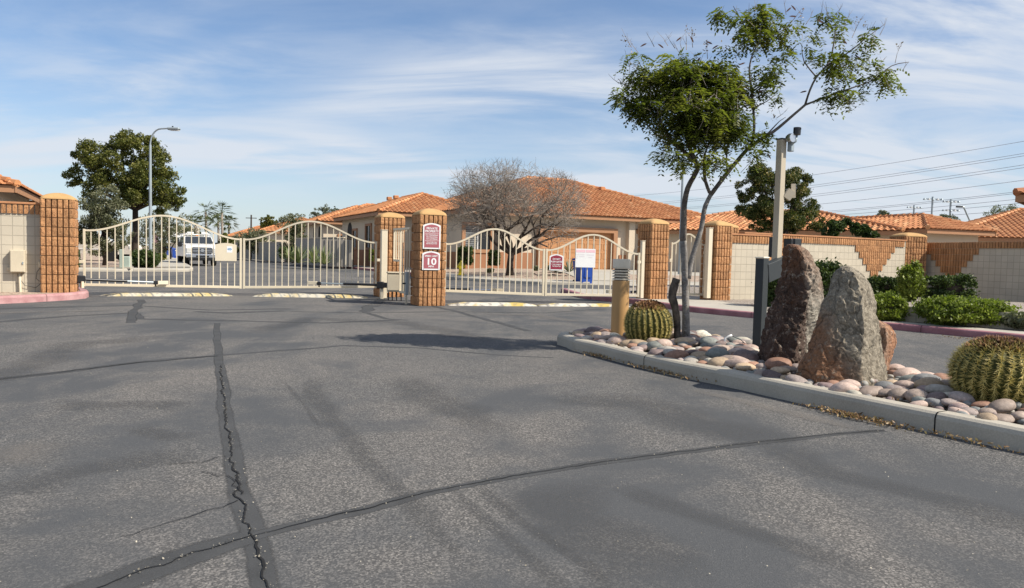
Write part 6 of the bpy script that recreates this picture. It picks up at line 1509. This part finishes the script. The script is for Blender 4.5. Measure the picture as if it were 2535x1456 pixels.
o = fm.build('pebbles', m, smooth=True); tag(o, 'small pebbles filling the gaps between the river cobbles on the island', 'pebbles', kind='stuff')
byl = {}
for o in [o for o in col.objects if o.name.startswith('cobble')]: byl.setdefault(o['label'], []).append(o)
ORDS = ['nearest', 'second nearest', 'third nearest', 'fourth nearest', 'fifth nearest', 'sixth nearest', 'seventh nearest']
for l_, os_ in byl.items():
    if len(os_) > 1:
        os_.sort(key=lambda o: o.location.y)
        for i, o in enumerate(os_): o['label'] = (('nearer ', 'farther ')[i] if len(os_) == 2 else ORDS[i] + ' ') + l_
# dry leaf litter
for (lab, cxp, cyp, L_, n) in (('strip of dry brown leaves in the gutter near the island tip', 1492, 886, .55, 500), ('patch of dry brown leaves in the gutter below the slim tree', 1640, 923, .7, 700), ('pile of straw coloured leaves in the gutter at the crack end', 2118, 1037, .55, 650), ('thin line of dry leaves along the near kerb', 2330, 1082, 1.2, 260), ('few dry leaves by the far red kerb', 2400, 842, .8, 160)):
    g_ = G(cxp, cyp); u = (G(2028, 1010) - G(1480, 883)).normalized(); q = Vector((-u.y, u.x, 0)); n_ = int(n * .55)
    if cyp == 842: u = (G(2535, 848) - G(2192, 815)).normalized(); q = Vector((-u.y, u.x, 0))
    a = nr.randn(n_) * L_ * .4; b_ = np.abs(nr.randn(n_)) * .05 - .015; P = np.stack([g_.x + u.x * a - q.x * -b_ * -1, g_.y + u.y * a + q.y * b_ * -1, .012 + .03 * nr.rand(n_)], 1)
    P[:, 0] = g_.x + u.x * a + q.x * -b_; P[:, 1] = g_.y + u.y * a + q.y * -b_
    Nn = np.tile(np.array([[0, 0, 1.0]]), (n_, 1)); o = leaves('leaf_litter', M['dryleaf'], P, Nn * 0, .014, None, aspect=.5); tag(o, lab, 'leaves', kind='stuff')
P = []
while len(P) < 420:
    x, y = rnd.uniform(.6, 5.2), rnd.uniform(3.6, 10.4)
    if inpoly(x, y, inner) and x / y < .71: P.append((x, y, .14 + .05 * rnd.random()))
P = np.array(P); o = leaves('leaf_litter', M['dryleaf'], P, P * 0, .013, None, aspect=.5); tag(o, 'dry brown leaves caught between the cobbles of the island', 'leaves', kind='stuff')
# white irrigation pipe by the post
q0 = A(1793, 843, 8.9); mb = MB(); mb.tube([(q0.x, q0.y, .12), q0 + Vector((.01, 0, .03)), A(1806, 832, 8.9), A(1812, 830, 8.9)], .014, 8); tag(mb.build('irrigation_pipe', M['white'], loc=(q0.x, q0.y, .12), smooth=True), 'short bent white pipe stub among the cobbles left of the charcoal post', 'pipe')
mb = MB(); mb.tube([A(1812, 832, 8.9), A(1835, 842, 8.8), A(1850, 856, 8.6), A(1856, 868, 8.5)], .005, 6); tag(mb.build('drip_tube', M['black'], loc=tuple(A(1812, 832, 8.9)), smooth=True), 'thin black drip tube arching over the cobbles to the charcoal post', 'tube')

# ---------------------------------------------------------------- the slim tree on the island
TD = 9.15; base = A(1698, 848, TD); tree = thing('shade_tree', 'slim forked tree with feathery leaves growing on the island', 'tree', (base.x, base.y, .12), 0)
def c8(x, y): return ((x / 2.08 + 1700) * .845, y / 2.08 * .845)
def tp_(l, dd=0.0, from8=False):
    out = []
    for i, q in enumerate(l):
        x, y = c8(q[0], q[1]) if from8 else q[:2]; out.append(A(x, y, TD + (q[2] if len(q) > 2 else dd)))
    return out
mb = MB()
def stem(pts, r, n=12, t=.5):
    P = dens(pts, .06); m_ = len(P); rr = [r[0] + (r[1] - r[0]) * i / (m_ - 1) for i in range(m_)]
    rr = [a * (1 + .10 * noise.noise(P[i] * 9)) for i, a in enumerate(rr)]; mb.tube(P, rr, n, t=t)
stem(tp_([(1698, 856), (1698, 780), (1696, 700), (1694, 640), (1691, 596)]), (.050, .040))
stem(tp_([(1704, 690), (1710, 652), (1722, 610), (1735, 570), (1741, 535), (1746, 510), (1760, 481)]), (.034, .027))
for _ in range(26):
    f = rnd.uniform(.03, .8); py = 840 - f * 230; p = A(1697 - (840 - py) * .02, py, TD - .055); mb.lathe([(.016, 0), (.012, .012), (.006, .016)], p, 7, axis='Y', M=Matrix.Rotation(math.pi + rnd.uniform(-1, 1), 3, 'Z'))
mb.build('trunk', M['palebark'], tree, smooth=True)
mb = MB()
stem(tp_([(1691, 598), (1693, 540), (1694, 508), (1702, 467), (1716, 440), (1727, 420), (1718, 390), (1705, 360), (1697, 300), (1695, 250)]), (.040, .018))
stem(tp_([(1759, 483), (1783, 451), (1803, 425), (1822, 402), (1859, 362), (1916, 325), (1965, 284), (1993, 260)]), (.028, .014))
stem(tp_([(1717, 400), (1690, 372), (1664, 353), (1650, 330), (1630, 290)]), (.03, .012), 8)
stem(tp_([(1757, 478), (1746, 448), (1743, 414), (1745, 380)]), (.022, .016), 8)
stem(tp_([(1783, 451), (1785, 436)]), (.02, .012), 6); stem(tp_([(1746, 452), (1737, 442)]), (.012, .006), 6)
stem(tp_([(1993, 260), (2005, 223), (2021, 191), (2046, 163), (2060, 130), (2070, 61)]), (.014, .006), 7)
stem(tp_([(1993, 260), (2046, 240), (2123, 213), (2160, 199), (2208, 163), (2249, 154)]), (.013, .004), 7)
stem(tp_([(1859, 362), (1867, 313), (1861, 228), (1855, 175), (1863, 134), (1878, 105), (1883, 61)]), (.018, .007), 7)
for l in ([(1875, 108), (1920, 85), (1960, 60)], [(1870, 115), (1850, 80), (1830, 40), (1815, 15)], [(1700, 330), (1660, 250), (1620, 190)], [(1697, 300), (1740, 220), (1760, 170)], [(1800, 425), (1800, 360), (1820, 290)], [(1690, 360), (1620, 330), (1570, 250)],
          [(2021, 191), (1990, 150), (1985, 110)], [(2046, 163), (2100, 130), (2150, 90), (2190, 60)], [(2046, 240), (2080, 225), (2110, 225)], [(1861, 228), (1900, 200), (1930, 180)], [(1630, 290), (1560, 225), (1530, 195)], [(1861, 270), (1900, 250), (1920, 235)], [(1745, 380), (1780, 300), (1800, 250)], [(1900, 332), (1930, 300), (1945, 290)], [(1640, 250), (1600, 190), (1580, 150)]): stem(tp_(l, rnd.uniform(-.15, .15)), (.011, .003), 5)
mb.build('branches', M['midbark'], tree, smooth=True)
sb = MB(); P = dens(tp_([(1676, 858), (1676, 800), (1671, 760), (1664, 735), (1668, 712), (1675, 690)]), .04); sb.tube(P, [(.043 if i < len(P) * .6 else .050) * (1 + .2 * noise.noise(q * 11)) for i, q in enumerate(P)], 10, t=.5)
sb.build('broken_stem', M['burntbark'], tree, smooth=True)
LUMP = [(330, 380, 75, 85, .55), (420, 500, 130, 110, .9), (600, 500, 150, 130, 1), (560, 400, 110, 80, .8), (700, 420, 130, 110, .9), (840, 460, 120, 100, .9), (900, 600, 140, 110, 1), (700, 640, 230, 140, 1.1), (450, 650, 130, 110, 1), (780, 790, 220, 120, 1.1), (600, 780, 140, 110, 1.1), (930, 760, 120, 110, .9), (330, 640, 70, 60, .8),
        (540, 920, 90, 60, .55), (600, 985, 80, 45, .6), (820, 970, 120, 60, .6), (1080, 820, 90, 55, .7), (1050, 930, 55, 75, .5), (230, 560, 55, 50, .4), (270, 600, 50, 50, .6), (900, 330, 60, 80, .35), (980, 450, 60, 70, .45), (1000, 530, 60, 60, .6),
        (880, 50, 60, 45, .6), (860, 90, 40, 30, .4), (990, 110, 80, 70, .7), (1120, 80, 100, 70, 1), (1110, 170, 120, 75, 1), (1190, 240, 100, 60, .7), (1030, 250, 75, 60, .7), (1230, 320, 75, 55, .5), (1150, 440, 100, 70, .7), (1120, 540, 80, 50, .45), (1218, 590, 16, 32, .6), (1290, 170, 50, 50, .3),
        (1390, 230, 75, 70, .4), (1500, 110, 100, 70, .38), (1600, 170, 50, 60, .3), (1470, 340, 85, 65, .6), (1600, 350, 90, 55, .9), (1550, 420, 100, 50, .8), (1640, 410, 50, 50, .5), (1765, 225, 60, 60, .6), (1700, 290, 60, 45, .35), (1560, 560, 100, 55, .75), (1660, 575, 55, 50, .7), (1740, 470, 60, 25, .4), (1850, 440, 75, 45, .6), (1880, 500, 55, 55, .5), (1480, 610, 25, 35, .5), (1760, 380, 40, 25, .3)]
FC, FD = [], []
for (x, y, rx_, ry_, dn) in LUMP:
    n = int(dn * rx_ * ry_ / (42 if x < 1000 and y > 350 else 54)) + 8; u_ = .845 / 2.08 * TD / F; dz = rnd.uniform(-.22, .22) * (1 if rx_ > 90 else .5) - (.35 if y > 900 else 0)
    for _ in range(n):
        v = Vector([rnd.gauss(0, 1) for _ in range(3)]).normalized() * rnd.random() ** .45
        pxy = c8(x + v.x * rx_ * 1.05, y - v.z * ry_ * 1.05); FC.append(A(pxy[0], pxy[1], TD + dz + v.y * min(rx_, ry_ * 1.3) * u_ * 1.3)); FD.append(v)
# compound leaves: drooping rachis with paired leaflets
C, Ua, Va, T = [], [], [], []
for p, v in zip(FC, FD):
    if noise.noise(p * 6.2) < -.06: continue
    d = Vector((rnd.gauss(0, 1) + v.x, rnd.gauss(0, 1) + v.y, rnd.gauss(-.55, .5))).normalized(); L = rnd.uniform(.08, .17); n = rnd.choice((4, 5, 6)); s = d.cross(Vector((0, 0, 1))); s = s.normalized() if s.length > .05 else Vector((1, 0, 0)); t = min(1, max(0, .42 + .5 * noise.noise(p * 3.2) + rnd.gauss(0, .10) + .18 * v.z))
    for i in range(n):
        f = (i + .7) / n; q = p + d * L * f + Vector((0, 0, -.06 * L * f * f * 8))
        for sg in (-1, 1):
            a = (s * sg * .9 + d * .4 + Vector((0, 0, rnd.uniform(-.5, .1)))).normalized(); ls = rnd.uniform(.021, .034); c_ = q + a * ls; w_ = a.cross(d + Vector((0, 0, .3))).cross(a); w_ = w_.normalized() if w_.length > .01 else d
            C.append(c_[:]); Ua.append((w_ * ls * .5)[:]); Va.append((a * ls)[:]); T.append(t + rnd.uniform(-.08, .08))
quads('crown', M['leaf_main'], np.array(C), np.array(Ua), np.array(Va), np.clip(np.array(T), 0, 1), tree)
# twigs, seed heads and pods
tw = MB()
for p in rnd.sample(FC, 420):
    q = p + Vector((rnd.gauss(0, .06), rnd.gauss(0, .06), rnd.uniform(-.16, -.02))); tw.tube([q, p, p + (p - q) * .5], [.0035, .0025, .0012], 3, caps=False)
for (x, y, L) in [(250, 170, 120), (400, 195, 90), (520, 205, 90), (465, 190, 90), (640, 175, 130), (680, 180, 110), (560, 250, 90), (610, 220, 90), (770, 250, 110), (290, 230, 90), (170, 450, 60), (250, 480, 60), (1480, 0, 120), (1600, 20, 100), (1660, 60, 100), (1870, 105, 110), (1800, 130, 90), (1680, 130, 100), (1720, 100, 90), (1950, 275, 110), (2005, 375, 60), (1240, 0, 90), (1060, 0, 70), (1350, 50, 90), (1860, 350, 80), (1260, 670, 50), (940, 240, 80), (1420, 60, 90)]:
    a = A(*c8(x, y), TD + rnd.uniform(-.1, .1)); sgn = -1 if x > 1250 else 1; b_ = A(*c8(x + rnd.uniform(20, 70) * sgn * (1 if x < 600 or x > 1250 else .2), y + L), TD); m_ = a.lerp(b_, .5) + Vector((rnd.uniform(-.02, .02), 0, 0)); tw.tube([b_, m_, a], [.005, .003, .0012], 3, caps=False)
    for _ in range(2):
        f = rnd.uniform(.2, .8); q = a.lerp(b_, f); tw.tube([q, q + Vector((rnd.uniform(-.06, .06), 0, rnd.uniform(.03, .1)))], [.002, .001], 3, caps=False)
tw.build('twigs', M['twig'], tree)
for (x, y) in ((385, 275), (490, 280), (720, 365), (785, 260), (822, 288), (680, 240), (985, 390), (1018, 540), (1360, 560), (1300, 48), (1270, 60), (1610, 253), (1690, 348), (1150, 950), (1295, 100), (600, 240), (1095, 560), (1460, 130)):
    p = A(*c8(x, y), TD - .1); d = Vector((rnd.uniform(.4, 1), 0, rnd.uniform(-1, .8))).normalized(); n_ = Vector((d.z, 0, -d.x)); L = .045
    pd = MB(); pd.plate([(-L, 0), (-L * .3, -.010), (L * .5, -.010), (L, 0), (L * .5, .007), (-L * .4, .006)], p, d, n_, .004); pd.build('seed_pod', M['pod'], tree)
sh = MB()
for (x, y) in ((275, 250), (300, 280), (655, 180), (685, 195), (690, 210), (770, 270), (770, 300), (1690, 130), (1735, 150), (1955, 270), (1350, 60), (1340, 90), (1180, 720), (880, 280), (930, 250), (1120, 100)):
    for _ in range(14):
        p = A(*c8(x + rnd.gauss(0, 10), y + rnd.gauss(0, 14)), TD + rnd.uniform(-.05, .05)); a = Vector([rnd.gauss(0, .006) for _ in range(3)]); b_ = Vector([rnd.gauss(0, .006) for _ in range(3)]); sh.face([p - a, p + b_, p + a, p - b_], rnd.random())
sh.build('dry_foliage', M['dryleaf'], tree)
